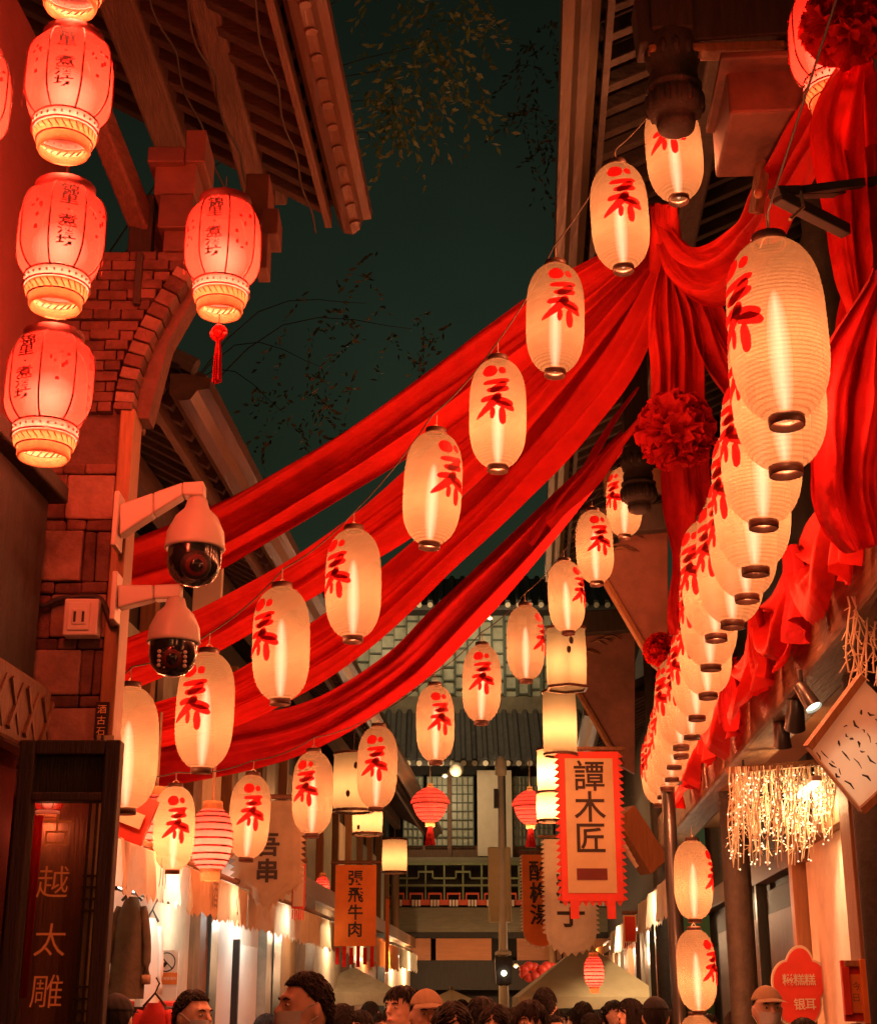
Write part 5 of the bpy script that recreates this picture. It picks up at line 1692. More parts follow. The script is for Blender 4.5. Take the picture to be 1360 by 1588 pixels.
# track spotlights
def spotlight(u, v, t, aim, label, lit, s=1.0):
    p = at(u, v, t)
    root = thing('spotlight', label, 'spotlight', p, 'spotlights under the eave beam')
    d = V(aim).normalized()
    MB().tube([p - d * 0.09 * s, p - d * 0.08 * s, p + d * 0.05 * s, p + d * 0.07 * s], [0.02 * s, 0.034 * s, 0.044 * s, 0.046 * s], 16, cap=False).build('housing', 'pole_metal', root, True)
    MB().tube([p + d * 0.050 * s, p + d * 0.056 * s], 0.041 * s, 16).build('lamp_face', 'lamp_face' if lit else 'black_gloss', root)
    MB().tube([p - d * 0.06 * s, p - d * 0.06 * s + V((0, 0, 0.10 * s))], 0.009, 6).build('stem', 'black_matt', root)
    if lit:
        l = bpy.data.lights.new('spot_light', 'SPOT')
        l.energy = 40 * LW; l.color = (1, 0.64, 0.36); l.spot_size = 1.3; l.spot_blend = 0.6; l.shadow_soft_size = 0.03
        o = bpy.data.objects.new('spot_light', l); COL.objects.link(o); o.parent = root
        o.location = d * 0.09 * s
        o.rotation_euler = d.to_track_quat('-Z', 'Y').to_euler()
    return root
spotlight(1252, 1082, 6.6, (0.32, -0.35, -0.8), 'lit silver spotlight pointing down past the white board', True, 0.85)
spotlight(1233, 1108, 8.3, (0.05, 0.5, -0.6), 'unlit silver spotlight behind the lit one', False, 1.3)
spotlight(1212, 1138, 8.9, (0.1, 0.4, -0.9), 'short silver spotlight farthest along the beam', False, 1.2)
spotlight(1160, 1212, 10.2, (0.35, -0.2, -0.8), 'lit spotlight at the edge of the twig curtain', True)
# black bracket above the big lantern
br = thing('steel_bracket', 'black steel bracket arm above the nearest big lantern', 'bracket', at(1250, 300, 5.3))
MB().bar(at(1200, 298, 5.2), at(1302, 296, 5.5), 0.05, 0.035).build('arm', 'black_matt', br, bevel=0.004)
MB().bar(at(1205, 304, 5.2), at(1312, 358, 5.4), 0.045, 0.045).build('brace', 'black_matt', br, bevel=0.004)
MB().bar(at(1240, 296, 5.3), at(1400, 275, 5.6), 0.03, 0.03).build('arm', 'black_matt', br)
MB().tube([at(1240, 290, 5.3), at(1246, 320, 5.2), at(1225, 340, 5.0)], 0.006, 6).build('hook', 'rope', br)
# red flower-shaped sign
fl = thing('flower_sign', 'red flower shaped shop sign with pale lettering and white rim', 'sign', atY(1240, 1560, 11.2))
def blob(sc, dy):
    y = 11.2 - dy
    out = []
    for k in range(60):
        a = 2 * PI * k / 60
        r = 0.86 + 0.20 * abs(math.cos(2.5 * (a - PI / 2)))
        out.append(atY(1240 + 42 * sc * r * math.cos(a), 1532 - 62 * sc * r * math.sin(a), y))
    return out
MB().prism(blob(1.0, 0), (0, 0.03, 0)).build('rim', 'pale_strip', fl)
MB().prism(blob(0.93, 0.012), (0, 0.006, 0)).build('face', 'red_paint', fl)
for i, ch in enumerate('糍糕糕'):
    letter(ch, atY(1222 + 17 * i, 1520, 11.17), (1, 0, 0), (0, 0, 1), 0.085, 'pale_strip', fl, 0.01)
for i, ch in enumerate('银耳'):
    letter(ch, atY(1240 + 17 * i, 1558, 11.17), (1, 0, 0), (0, 0, 1), 0.085, 'pale_strip', fl, 0.01)
MB().tube([atY(1240, 1575, 11.22), V((atY(1240, 1575, 11.22).x, 11.22, 0))], 0.02, 8).build('stand', 'pole_metal', fl)
# framed menu by the door
mf = thing('framed_menu', 'small red wood framed menu with a rolled scroll beside it', 'menu', atY(1330, 1540, 8.9))
def mbx(ua, ub, va, vb, dy, mat, nm):
    y = 8.9 - dy
    a = atY(ua, vb, y); b = atY(ub, va, y)
    return MB().box(((a.x + b.x) / 2, y, (a.z + b.z) / 2), (b.x - a.x, 0.03, b.z - a.z)).build(nm, mat, mf, bevel=0.004)
mbx(1310, 1352, 1490, 1585, 0, 'red_paint', 'back')
mbx(1316, 1340, 1512, 1572, 0.02, 'orange_cloth', 'page')
mbx(1310, 1345, 1490, 1500, 0.03, 'wood_warm', 'frame_rail')
mbx(1310, 1316, 1500, 1575, 0.03, 'red_paint', 'frame_stile')
mbx(1341, 1353, 1488, 1588, 0.05, 'orange_cloth', 'scroll')
for i, ch in enumerate('今日'):
    letter(ch, atY(1328, 1530 + 18 * i, 8.85), (1, 0, 0), (0, 0, 1), 0.05, 'wood_brown', mf)
MB().box((atY(1330, 1588, 8.9).x, 8.93, 0.75), (0.05, 0.04, 1.5)).build('stand', 'wood_brown', mf)

# ================================================================== LEFT-HAND SHOP DETAILS
def garment(u, v, t, wpx, hpx, mat, label, seed, trim=None):
    c = at(u, v, t)
    k = t / FOC
    w, h = wpx * k, hpx * k
    root = thing('hanging_jacket', label, 'clothing', c - V((0, 0, h)), 'clothes hung by the shop')
    g = []
    rn = random.Random(seed)
    for i in range(15):
        f = i / 14
        ww = w * (0.30 + 0.45 * min(1, f * 4)) * (1 + 0.15 * f)
        r_ = []
        for j in range(25):
            a = 2 * PI * j / 24
            d = 1 + 0.10 * math.sin(a * 5 + seed + f * 2) * f
            r_.append(c + V((ww * 0.5 * math.cos(a) * d, 0.09 * math.sin(a) * d * (0.6 + 0.4 * f), -h * f)))
        g.append(r_)
    MB().sheet(g).build('body', mat, root, True)
    for s in (-1, 1):
        p0 = c + V((s * w * 0.28, 0, -h * 0.10)); p1 = c + V((s * w * 0.46, -0.03, -h * 0.45)); p2 = c + V((s * w * 0.50, -0.04, -h * 0.86))
        MB().tube([V(x) for x in spl([tuple(p0), tuple(p1), tuple(p2)], 8)], [w * 0.10, w * 0.12, w * 0.115, w * 0.11, w * 0.105, w * 0.10, w * 0.10, w * 0.105], 12).build('sleeve', mat, root, True)
        if trim:
            MB().tube([p2, p2 + V((0, 0, 0.05))], w * 0.115, 12).build('cuff', trim, root, True)
    MB().tube([c + V((-w * 0.25, 0, -0.02)), c + V((0, 0, 0.05)), c + V((w * 0.25, 0, -0.02))], 0.008, 6).tube([c + V((0, 0, 0.05)), c + V((0.02, 0, 0.10)), c + V((0, 0, 0.13))], 0.005, 6).build('hanger', 'wire', root)
    return root
garment(205, 1392, 8.4, 62, 150, 'jacket_olive', 'olive grey jacket with tan cuffs hung under the orange awning', 1, 'coat_tan')
garment(236, 1425, 8.9, 40, 130, 'white_paint', 'white shirt hung behind the olive jacket', 2)
garment(240, 1556, 8.0, 70, 120, 'coat_red', 'bright red jacket on a hanger at the bottom edge', 3)
rk = thing('garment_rail', 'thin metal rail the shop clothes hang on', 'rail', at(215, 1385, 8.6))
MB().tube([at(180, 1378, 8.3), at(262, 1400, 9.2)], 0.012, 8).build('rail', 'pole_metal', rk)
sg = thing('price_sign', 'red and white small sign under the lowest near lantern', 'sign', at(205, 1268, 7.7))
MB().box(at(205, 1268, 7.7), (0.20, 0.05, 0.24), Matrix.Rotation(0.35, 3, 'Y')).build('board', 'red_paint', sg)
MB().box(at(200, 1268, 7.64), (0.15, 0.012, 0.075), Matrix.Rotation(0.35, 3, 'Y')).build('label_strip', 'cream_cloth', sg)
bd = thing('menu_board', 'dark red carved board behind the red jacket', 'sign', at(238, 1560, 8.8))
MB().box(at(238, 1575, 8.8), (0.30, 0.04, 0.16)).build('board', 'red_paint', bd, bevel=0.01)
MB().box(at(238, 1575, 8.76), (0.25, 0.02, 0.10)).build('face', 'wood_painted', bd, bevel=0.008)

# parasols among the crowd
def parasol(u, v, t, w, hh, mat, label):
    c = at(u, v, t)
    root = thing('parasol', label, 'parasol', (c.x, c.y, 0), 'stall parasols')
    m = MB()
    n = 4
    base = [c + V((w * math.cos(PI / 4 + k * PI / 2), w * math.sin(PI / 4 + k * PI / 2), -hh)) for k in range(4)]
    for k in range(4):
        a, b = base[k], base[(k + 1) % 4]
        g = []
        for i in range(7):
            f = i / 6
            p, q = c.lerp(a, f), c.lerp(b, f)
            sag = V((0, 0, -0.06 * math.sin(PI * f)))
            g.append([p.lerp(q, j / 6) + sag * (1 - abs(j / 3 - 1)) for j in range(7)])
        g.append([a.lerp(b, j / 6) + V((0, 0, -0.14 - 0.02 * (j % 2))) for j in range(7)])
        MB().sheet(g).build('canopy_panel', mat, root, False)
    MB().tube([(c.x, c.y, 0), (c.x, c.y, c.z + 0.05)], 0.025, 8).build('pole', 'wood_brown', root)
    return root
parasol(905, 1462, 20.5, 1.35, 0.72, 'tan_board', 'tan square parasol in front of the far banners')
parasol(548, 1500, 20.0, 0.95, 0.34, 'beige_cloth', 'beige parasol under the orange banner streamers')
parasol(700, 1535, 26.0, 1.1, 0.35, 'tan_board', 'low tan parasol in the middle of the crowd by the gate')
# red paper flowers on the gate beam
for i, u in enumerate((824, 852)):
    c = atY(u - 2, 1508, 30.0)
    r = thing('paper_flower', 'pink red paper flower on the gate beam, %s' % ('nearer the lamp post' if i == 0 else 'nearer the tan parasol'), 'flower', c, 'paper flowers on the gate')
    for k in range(7):
        a = k * 0.9
        MB().ball(c + V((0.13 * math.cos(a), -0.02 * k, 0.11 * math.sin(a))), (0.10, 0.05, 0.09), 8, 6).build('petal', 'red_paint', r, True)

# ================================================================== SHOP LAMPS
def shop_lamp(c, l, z, e, col, label):
    p = st(c, l, z)
    root = thing('shop_lamp', label, 'lamp', p, 'strip lamps behind the awnings')
    MB().box(p + V((0, 0, 0.03)), (0.06, 0.7, 0.03), rotS()).build('fixture', 'white_paint', root)
    MB().box(p, (0.035, 0.62, 0.02), rotS()).build('tube', 'lamp_face', root)
    l_ = bpy.data.lights.new('lamp_light', 'POINT')
    l_.energy = e * LW; l_.color = col; l_.shadow_soft_size = 0.08
    o = bpy.data.objects.new('lamp_light', l_); COL.objects.link(o); o.parent = root; o.location = (0, 0, -0.06)
WARM = (1, 0.62, 0.34)
for i, (c, l, z, e, col) in enumerate(((-2.22, 9.0, 2.36, 8, (1, .9, .72)), (-2.22, 10.9, 2.36, 9, (1, .92, .76)), (-2.22, 13.4, 2.38, 10, (1, .96, .86)), (-2.22, 16.3, 2.38, 9, (1, .7, .42)), (-2.38, 19.5, 2.4, 16, WARM), (-2.40, 23.8, 2.42, 40, WARM), (-2.42, 28.5, 2.44, 46, WARM))):
    shop_lamp(c, l, z, e, col, '%s strip lamp behind the awnings of the shop house' % ORD[i])
for i, (c, l, z, e, col) in enumerate(((1.85, 9.9, 2.95, 26, (1, .5, .22)), (1.40, 15.2, 2.6, 30, WARM), (1.32, 19.6, 2.5, 48, WARM), (1.28, 24.5, 2.45, 60, WARM), (1.25, 29.0, 2.45, 60, WARM))):
    shop_lamp(c, l, z, e, col, '%s strip lamp under the awnings opposite the shop house' % ORD[i])
# lamps under the gate balcony wash its front
for i, (u, v, y, e) in enumerate(((640, 1500, 31.5, 60), (800, 1500, 31.5, 60), (690, 1205, 32.4, 60), (760, 960, 33.0, 60), (600, 960, 33.0, 45))):
    p = atY(u, v, y)
    root = thing('gate_lamp', 'small lamp on the gate house front, %s' % ('under the beam by the orange banner', 'under the beam by the lamp post', 'on the lower eave beside the globe', 'on the upper eave above the lamp post', 'on the upper eave above the drum lanterns')[i], 'lamp', p, 'lamps on the gate house')
    MB().lathe([(0.02, 0.10), (0.05, 0.08), (0.07, 0.0), (0.065, 0.0), (0.02, 0.06)], 12, p).build('shade', 'wood_dark', root, True)
    MB().ball(p + V((0, 0, 0.01)), 0.035, 8, 6).build('bulb', 'lamp_face', root, True)
    l_ = bpy.data.lights.new('lamp_light', 'POINT')
    l_.energy = e * LW; l_.color = (1, 0.68, 0.36) if i > 1 else (1, 0.5, 0.22); l_.shadow_soft_size = 0.06
    o = bpy.data.objects.new('lamp_light', l_); COL.objects.link(o); o.parent = root; o.location = (0, -0.1, -0.08)
# ================================================================== PEOPLE
def remeshed(m, voxel, smooth=6):
    me = m.mesh('tmp', 'skin')
    o = bpy.data.objects.new('tmp', me)
    COL.objects.link(o)
    r = o.modifiers.new('r', 'REMESH'); r.mode = 'VOXEL'; r.voxel_size = voxel; r.use_smooth_shade = True
    s = o.modifiers.new('s', 'SMOOTH'); s.factor = 0.5; s.iterations = smooth
    dg = bpy.context.evaluated_depsgraph_get(); dg.update()
    out = bpy.data.meshes.new_from_object(o.evaluated_get(dg))
    bpy.data.objects.remove(o); bpy.data.meshes.remove(me)
    out.materials.clear()
    out.materials.append(MATS['skin'])
    return out
bm = MB()
bm.ball((0, 0.008, 1.600), (0.077, 0.096, 0.108), 20, 14)
bm.ball((0, -0.022, 1.535), (0.060, 0.070, 0.064), 16, 10)
bm.ball((0, -0.070, 1.498), (0.026, 0.024, 0.020), 10, 8)
bm.tube([(0, -0.086, 1.612), (0, -0.104, 1.585), (0, -0.112, 1.566)], [0.009, 0.013, 0.017], 8)
bm.ball((0, -0.088, 1.530), (0.026, 0.016, 0.011), 10, 8)
bm.tube([(-0.045, -0.070, 1.622), (0, -0.088, 1.626), (0.045, -0.070, 1.622)], 0.013, 8)
for s in (-1, 1):
    bm.ball((s * 0.079, 0.016, 1.582), (0.009, 0.018, 0.031), 10, 8)
    bm.ball((s * 0.036, -0.058, 1.566), (0.022, 0.020, 0.018), 10, 8)
bm.tube([(0, 0.018, 1.34), (0, 0.010, 1.43), (0, 0.002, 1.53)], [0.072, 0.056, 0.054], 14)
bm.tube([(-0.175, 0.01, 1.355), (0, 0.012, 1.38), (0.175, 0.01, 1.355)], [0.058, 0.072, 0.058], 12)
bm.ball((0, 0, 1.22), (0.172, 0.115, 0.20), 16, 12)
bm.ball((0, 0, 1.03), (0.148, 0.105, 0.17), 16, 12)
bm.ball((0, 0.01, 0.90), (0.168, 0.12, 0.14), 16, 12)
ARM = lambda s, e: ([(s * 0.19, 0.01, 1.36), (s * 0.225, 0.015, 1.22), (s * 0.240, 0.02, 1.08), (s * 0.243, -0.02, 0.95), (s * 0.240, -0.06, 0.84)], [0.054 + e, 0.048 + e, 0.042 + e, 0.037 + e, 0.029 + e])
LEG = lambda s, e: ([(s * 0.090, 0.01, 0.90), (s * 0.096, 0.0, 0.68), (s * 0.096, -0.012, 0.48), (s * 0.096, 0.015, 0.30), (s * 0.096, 0.02, 0.07)], [0.088 + e, 0.074 + e, 0.056 + e, 0.054 + e, 0.040 + e])
for s in (-1, 1):
    bm.tube(*ARM(s, 0), seg=10)
    bm.tube(*LEG(s, 0), seg=12)
    bm.ball((s * 0.240, -0.085, 0.785), (0.020, 0.038, 0.050), 10, 8)
    for q in range(4):
        y = -0.118 + 0.020 * q
        L_ = (0.062, 0.075, 0.070, 0.055)[q]
        bm.tube([(s * 0.240, y, 0.755), (s * 0.234, y - 0.004, 0.755 - L_ * 0.55), (s * 0.222, y - 0.003, 0.755 - L_)], [0.010, 0.009, 0.008], 6)
    bm.tube([(s * 0.232, -0.115, 0.80), (s * 0.222, -0.140, 0.775), (s * 0.215, -0.148, 0.748)], [0.012, 0.010, 0.008], 6)
    bm.ball((s * 0.096, -0.055, 0.042), (0.045, 0.125, 0.042), 12, 8)
BODY = remeshed(bm, 0.0085, 4)
jm = MB()
jm.tube([(-0.18, 0.012, 1.355), (0, 0.016, 1.385), (0.18, 0.012, 1.355)], [0.080, 0.092, 0.080], 12)
jm.ball((0, 0.005, 1.20), (0.205, 0.150, 0.22), 16, 12)
jm.tube([(0, 0, 1.15), (0, 0.005, 0.95), (0, 0.005, 0.80)], [0.165, 0.172, 0.182], 20)
jm.tube([(0, 0.03, 1.40), (0, 0.022, 1.455)], [0.090, 0.078], 16)
for s in (-1, 1):
    p, r = ARM(s, 0.024)
    jm.tube(p[:-1] + [(s * 0.241, -0.05, 0.865)], r, 12)
JACKET = remeshed(jm, 0.016, 5)
tm = MB()
tm.ball((0, 0.01, 0.90), (0.178, 0.130, 0.13), 16, 12)
for s in (-1, 1):
    tm.tube(*LEG(s, 0.020), seg=12)
TROUSERS = remeshed(tm, 0.016, 4)
def hair_mesh(kind):
    m = MB()
    rn = random.Random(len(kind))
    n, k = 48, 14
    g = []
    for j in range(k + 1):
        row_ = []
        for i in range(n + 1):
            az = 2 * PI * i / n                    # 0 is the face
            fr = math.cos(az)
            if kind == 'short':
                lo = 1.655 if fr > 0.6 else 1.655 + (0.6 - fr) / 1.6 * (-0.165)
                if 0.0 < fr <= 0.6: lo = 1.655 - (0.6 - fr) / 0.6 * 0.075
                elif fr <= 0: lo = 1.58 + fr * 0.075
            elif kind == 'fringe':
                lo = 1.628 if fr > 0.55 else (1.50 if fr > -0.2 else 1.475)
            elif kind == 'crop':
                lo = 1.668 if fr > 0.62 else (1.668 - (0.62 - fr) / 0.62 * 0.058 if fr > 0 else 1.61 + fr * 0.095)
            elif kind == 'cap':
                lo = 1.640
            else:
                lo = 1.665 if fr > 0.72 else (1.36 if fr > 0 else 1.30)
            top = 1.722
            f = j / k
            z = top + (lo - top) * f ** (1.25 if kind != 'long' else 1.6)
            q = max(-1, min(1, (z - 1.605) / 0.117))
            rr = math.sqrt(max(0.0, 1 - q * q)) if z > 1.60 else 1.0
            if kind == 'long' and z < 1.58: rr = 1.0 + 0.10 * math.sin((1.58 - z) * 9)
            if kind in ('short', 'crop') and z < 1.58: rr = 1.0 - (1.58 - z) * 2.2
            if kind == 'crop': rr *= 0.935
            nz = 1 + 0.025 * math.sin(az * 13 + z * 40) + rn.uniform(-0.008, 0.008)
            if j == k: nz *= 0.93
            if j == 0: rr = 0.02
            row_.append(V((0.090 * rr * nz * math.sin(az), 0.010 - 0.109 * rr * nz * fr, z + (0.0 if j else 0.002))))
        g.append(row_)
    m.sheet(g)
    if kind == 'cap':
        br_ = []
        for j in range(4):
            br_.append([V((0.088 * math.sin(a) * (1 + 0.10 * j), 0.010 - 0.109 * math.cos(a) - 0.024 * j * math.cos(a * 0.9), 1.642 - 0.006 * j + 0.010 * math.cos(a * 1.5))) for a in [(-0.95 + 1.9 * i / 14) for i in range(15)]])
        m.sheet(br_)
    return m
def with_locks(kind):
    m = hair_mesh(kind)
    if kind == 'cap': return m
    rn = random.Random(99 + len(kind))
    def scalp(az, z, k):
        q = max(-1, min(1, (z - 1.605) / 0.117))
        rr = math.sqrt(max(0.0004, 1 - q * q)) if z > 1.60 else 1.0
        return V((0.091 * rr * k * math.sin(az), 0.010 - 0.110 * rr * k * math.cos(az), z))
    N_ = 150 if kind == 'short' else (420 if kind == 'crop' else 190)
    for i in range(N_):
        az = rn.uniform(0, 2 * PI)
        fr = math.cos(az)
        if kind == 'short':
            z0 = rn.uniform(1.60 if fr < 0.3 else 1.66, 1.722); ln = rn.uniform(0.025, 0.05)
            if fr < -0.1: z0 = rn.uniform(1.54, 1.722)
        elif kind == 'crop':
            lo_ = 1.672 if fr > 0.62 else (1.672 - (0.62 - fr) / 0.62 * 0.058 if fr > 0 else 1.615 + fr * 0.095)
            z0 = rn.uniform(lo_ + 0.008, 1.722); ln = rn.uniform(0.008, 0.016)
        elif kind == 'fringe':
            z0 = rn.uniform(1.66, 1.723); ln = rn.uniform(0.05, 0.09) if fr > 0.5 else rn.uniform(0.10, 0.22)
        else:
            z0 = rn.uniform(1.63, 1.723); ln = rn.uniform(0.15, 0.36)
            if fr > 0.68: ln = rn.uniform(0.02, 0.05)
        pts = []
        sw_ = rn.uniform(-0.25, 0.25)
        for j in range(5):
            f = j / 4
            pts.append(scalp(az + sw_ * f + (0.5 * f * (1 if math.sin(az) > 0 else -1) if kind == 'long' and fr > 0.4 else 0), max(1.28, z0 - ln * f), (0.93 + 0.04 * f if kind == 'crop' else 1.015) + 0.02 * math.sin(PI * f) + rn.uniform(0, 0.03 if kind != 'crop' else 0.008) + (0.05 * f if kind == 'short' else 0.0)))
        w = rn.uniform(0.003, 0.007) * (0.6 if kind == 'crop' else 1)
        m.tube(pts, [w, w * 1.2, w, w * 0.7, w * 0.15], 4)
    return m
HAIR = {k: with_locks(k).mesh('hair', 'hair', True) for k in ('short', 'fringe', 'long', 'cap', 'crop')}
UNDER = hair_mesh('crop').mesh('hair', 'hair', True)
mk = []
for j in range(8):
    f = j / 7
    z = 1.578 - 0.085 * f
    mk.append([V((0.072 * math.sin(a) * (1 - 0.18 * f), 0.004 - (0.108 + 0.012 * math.sin(PI * f) * max(0, math.cos(a * 1.4)) + 0.010 * (1 - f) * max(0, math.cos(a * 2.2))) * math.cos(a) * (1 - 0.05 * f), z)) for a in [(-1.15 + 2.3 * i / 16) for i in range(17)]])
MASK = MB().sheet(mk).mesh('face_mask', 'mask_blue', True)
STR = MB()
for s in (-1, 1):
    STR.tube([(s * 0.068, -0.04, 1.572), (s * 0.082, -0.01, 1.60), (s * 0.083, 0.02, 1.605)], 0.0025, 5)
    STR.tube([(s * 0.062, -0.035, 1.50), (s * 0.080, -0.005, 1.545), (s * 0.084, 0.022, 1.56)], 0.0025, 5)
STRAP = STR.mesh('mask_strap', 'mask_blue')
EYEB = {s: MB().ball((s * 0.031, -0.0835, 1.600), (0.0130, 0.006, 0.0048), 10, 7).mesh('eye', 'white_paint', True) for s in (-1, 1)}
IRIS = {s: MB().ball((s * 0.031, -0.0872, 1.600), (0.0052, 0.0035, 0.0050), 8, 6).mesh('iris', 'black_gloss', True) for s in (-1, 1)}
BROW = {s: MB().tube([(s * 0.016, -0.094, 1.619), (s * 0.032, -0.091, 1.624), (s * 0.050, -0.080, 1.619)], [0.003, 0.0045, 0.002], 6).mesh('eyebrow', 'hair', True) for s in (-1, 1)}
LIPS = MB().ball((0, -0.1005, 1.530), (0.021, 0.007, 0.0075), 10, 6).mesh('lips', 'lips', True) if 'lips' in MATS else None
def slot(o, mat):
    o.material_slots[0].link = 'OBJECT'
    o.material_slots[0].material = MATS[mat]
def person(u, vtop, t, face, label, hair='short', coat='coat_black', mask=False, hairmat='hair', legs='coat_black'):
    p = at(u, vtop, t)
    s = p.z / 1.725
    root = thing('person', label, 'person', (p.x, p.y, 0), 'people in the street')
    root.rotation_euler = (0, 0, math.radians(face))
    root.scale = (1.02 * s, 1.02 * s, s)
    link('body', BODY, root)
    slot(link('jacket', JACKET, root), coat)
    slot(link('trousers', TROUSERS, root), legs)
    h = link('cap' if hair == 'cap' else 'hair', HAIR[hair], root)
    slot(h, hairmat)
    if hair == 'cap':
        h2 = link('hair', UNDER, root)
    for q in (-1, 1):
        e = link('eye', EYEB[q], root)
        link('iris', IRIS[q], e)
        link('eyebrow', BROW[q], root)
    if mask:
        f = link('face_mask', MASK, root)
        link('mask_strap', STRAP, f)
    else:
        link('lips', LIPS, root)
    return root
person(474, 1506, 5.7, -62, 'man with short black hair and mask looking sideways by the orange banner', 'crop', 'coat_black', True)
person(302, 1534, 7.2, 55, 'short haired person in mask turned towards the street by the notice', 'crop', 'coat_green', True)
person(182, 1540, 6.8, 170, 'dark haired person at the foot of the glass window', 'cap', 'coat_black', False, 'coat_black')
person(662, 1533, 7.4, 12, 'person in tan orange cap in the middle of the crowd', 'cap', 'coat_tan', False, 'coat_tan')
person(622, 1528, 8.6, -40, 'person in pale coat holding close behind the tan cap', 'short', 'coat_cream', False)
person(702, 1552, 6.6, 8, 'woman with long dark hair facing the camera in the front', 'long', 'coat_black', False)
person(748, 1545, 9.4, 150, 'dark haired person seen from behind near the middle', 'short', 'coat_green')
person(768, 1556, 8.2, -15, 'woman with dark hair beside the fringed one', 'long', 'coat_tan', False)
person(822, 1550, 7.9, -6, 'woman with black fringe facing the camera', 'fringe', 'coat_cream', False)
person(844, 1531, 11.0, 178, 'tall person in black seen from behind under the tan parasol', 'crop', 'coat_black')
person(866, 1566, 15.0, 10, 'small distant person in tan just past the tall one', 'short', 'coat_tan')
person(884, 1569, 16.0, -20, 'distant person in cream under the tan parasol', 'long', 'coat_cream')
person(904, 1553, 13.0, 165, 'dark haired person in black below the pink lantern', 'short', 'coat_black')
person(952, 1551, 13.5, 30, 'person in green jacket near the far posts', 'short', 'coat_green')
person(976, 1548, 12.0, -70, 'woman in black turned sideways near the far posts', 'long', 'coat_black')
person(1015, 1545, 9.2, 175, 'person in black cap before the lantern pole', 'cap', 'coat_green', False, 'coat_black')
person(1188, 1528, 8.4, 4, 'masked woman with pale visor before the red flower sign', 'cap', 'coat_cream', True, 'coat_tan')
person(1245, 1578, 7.6, 160, 'dark haired person at the bottom edge by the flower sign', 'long', 'coat_tan')
person(532, 1556, 8.8, 160, 'dark haired person just past the masked man', 'crop', 'coat_black')
person(560, 1566, 10.2, 5, 'small person in cream under the beige parasol', 'fringe', 'coat_cream')
person(592, 1570, 12.0, 20, 'distant person in red in the crowd', 'short', 'coat_red')
person(728, 1560, 12.5, 170, 'far person in green between the two long haired women', 'short', 'coat_green')
person(795, 1562, 11.5, 30, 'far person in tan beside the lamp post', 'long', 'coat_tan')
person(928, 1566, 14.5, -10, 'far person in black below the cream banner', 'fringe', 'coat_black')
person(415, 1572, 10.5, 40, 'person at the bottom edge by the white door', 'fringe', 'coat_black')

fill = [(575, 1553, 13.5), (608, 1560, 15.5), (640, 1557, 12.2), (684, 1562, 14.0), (716, 1550, 16.5), (736, 1566, 10.6), (758, 1564, 15.0), (782, 1568, 17.5), (806, 1561, 18.5), (836, 1568, 12.8), (858, 1574, 10.5), (894, 1562, 18.0), (916, 1571, 12.0), (940, 1560, 17.0), (964, 1568, 15.5), (992, 1560, 14.0), (1034, 1566, 12.5), (1098, 1572, 12.2), (1140, 1566, 11.6), (450, 1570, 12.0), (500, 1563, 11.4)]
looks = ['in tan turned away', 'in a green jacket', 'in pale cream', 'in black with long hair', 'in red']
spots = ['under the beige parasol', 'beside the tan cap', 'left of the middle of the crowd', 'behind the tan cap', 'behind the woman with long dark hair', 'in the deep middle of the crowd', 'low in front of the lamp post', 'just before the lamp post', 'far off by the lamp post', 'farthest off past the lamp post', 'beside the black fringe', 'below the tan parasol edge', 'far off under the tan parasol', 'before the tan parasol pole', 'far off below the cream banner', 'by the far awning posts', 'beside the person in black cap', 'just before the lantern pole', 'beside the stacked lanterns', 'before the dark door', 'by the white door', 'past the masked man']
rf_ = random.Random(77)
for i, (u, v, t) in enumerate(fill):
    k = i % 5
    person(u, v, t, rf_.choice([170, 185, 10, -12, 40, -50, 150]), 'small distant person %s %s' % (looks[k], spots[i]), ['crop', 'fringe', 'short', 'long', 'crop'][k], ['coat_tan', 'coat_green', 'coat_cream', 'coat_black', 'coat_red'][k], i % 3 == 0)

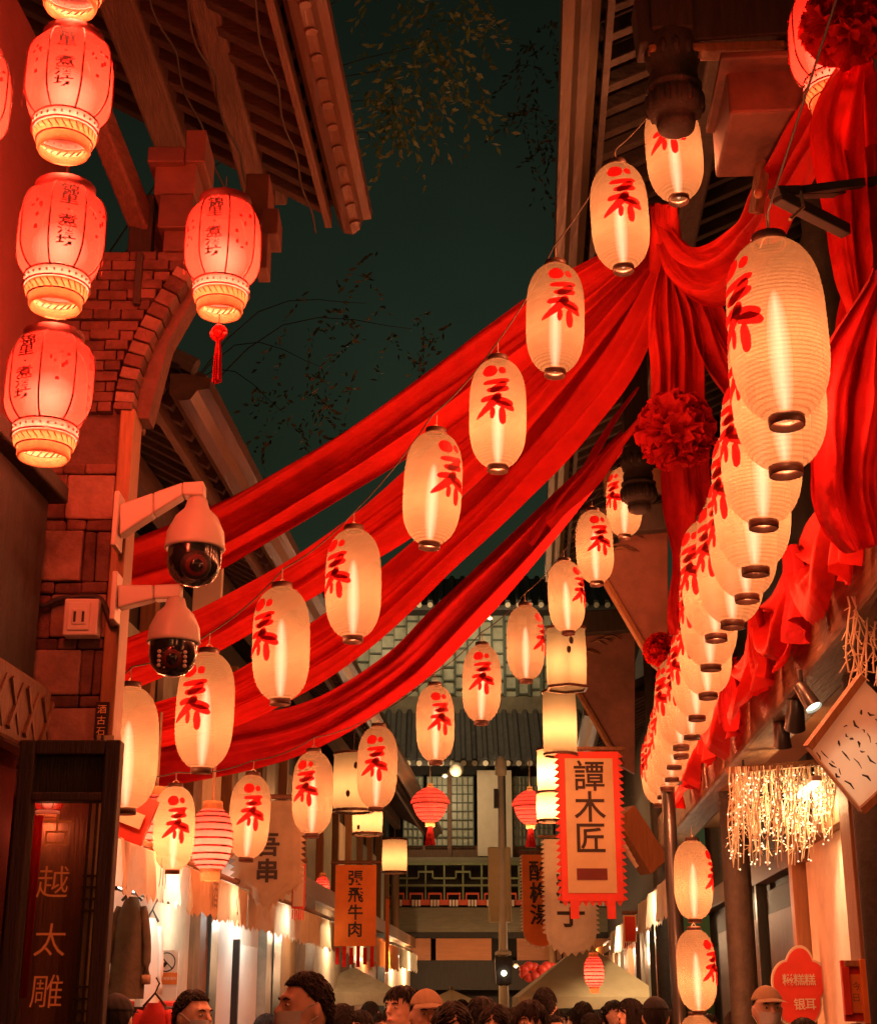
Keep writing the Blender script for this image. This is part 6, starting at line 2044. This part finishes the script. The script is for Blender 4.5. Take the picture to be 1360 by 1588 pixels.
# ================================================================== TREES
def tree(base, tips, label, seed, leafmat):
    rn = random.Random(seed)
    root = thing('tree', label, 'tree', base, 'trees behind the roofs')
    fork = base + V((0.3, 0.2, 6.2))
    MB().tube([base, base + V((0.1, 0.0, 2.5)), base + V((0.15, 0.1, 4.5)), fork], [0.22, 0.18, 0.15, 0.12], 10).build('trunk', 'bark', root, True)
    lv = MB()
    for c, rad, n in tips:
        mid = fork.lerp(c, 0.55) + V((0, 0.6, 1.2))
        MB().tube([V(p) for p in spl([tuple(fork), tuple(mid), tuple(c)], 10)], [0.010 - 0.0009 * i for i in range(10)], 5).build('limb', 'bark', root, True)
        for k in range(n):
            # drooping sprig with leaves along it
            d = V((rn.gauss(0, 1), rn.gauss(0, 1), rn.gauss(0, 0.7)))
            p0 = c + d * rad * 0.45
            dr = V((rn.uniform(-1, 1), rn.uniform(-1, 1), rn.uniform(-0.9, 0.2))).normalized()
            for q in range(9):
                p = p0 + dr * 0.035 * q + V((0, 0, -0.003 * q * q))
                ax = (dr + V((rn.uniform(-1, 1), rn.uniform(-1, 1), rn.uniform(-0.9, 0.5))) * 0.9).normalized()
                sd = ax.cross(V((rn.uniform(-1, 1), rn.uniform(-1, 1), rn.uniform(-1, 1)))).normalized()
                L_, w_ = rn.uniform(0.045, 0.085), rn.uniform(0.010, 0.017)
                lv.add([p, p + ax * L_ * 0.45 + sd * w_, p + ax * L_, p + ax * L_ * 0.45 - sd * w_], [(0, 1, 2, 3)])
    lv.build('crown', leafmat, root)
    return root
tree(st(-4.2, 10.5, 0), [(at(660, 95, 9.2), 0.42, 40), (at(615, 150, 9.4), 0.25, 18), (at(690, 60, 9.6), 0.35, 20), (at(605, 205, 9.4), 0.14, 8), (at(640, -60, 9.5), 0.5, 40)], 'leafy tree sprays hanging into the gap of sky between the eaves', 3, 'leaf')
tree(st(-4.6, 14.0, 0), [(at(570, 470, 12.0), 0.45, 12), (at(640, 510, 12.2), 0.35, 10), (at(500, 570, 12.0), 0.5, 14), (at(440, 640, 12.2), 0.4, 16)], 'dim tree with sparse drooping leaves above the low eave', 5, 'leaf_shaded')
tree(st(5.0, 15.0, 0), [(at(830, 190, 12.5), 0.5, 26), (at(870, 90, 12.5), 0.5, 26)], 'dark faint tree leaves beside the tall timber eave', 7, 'leaf_shaded')
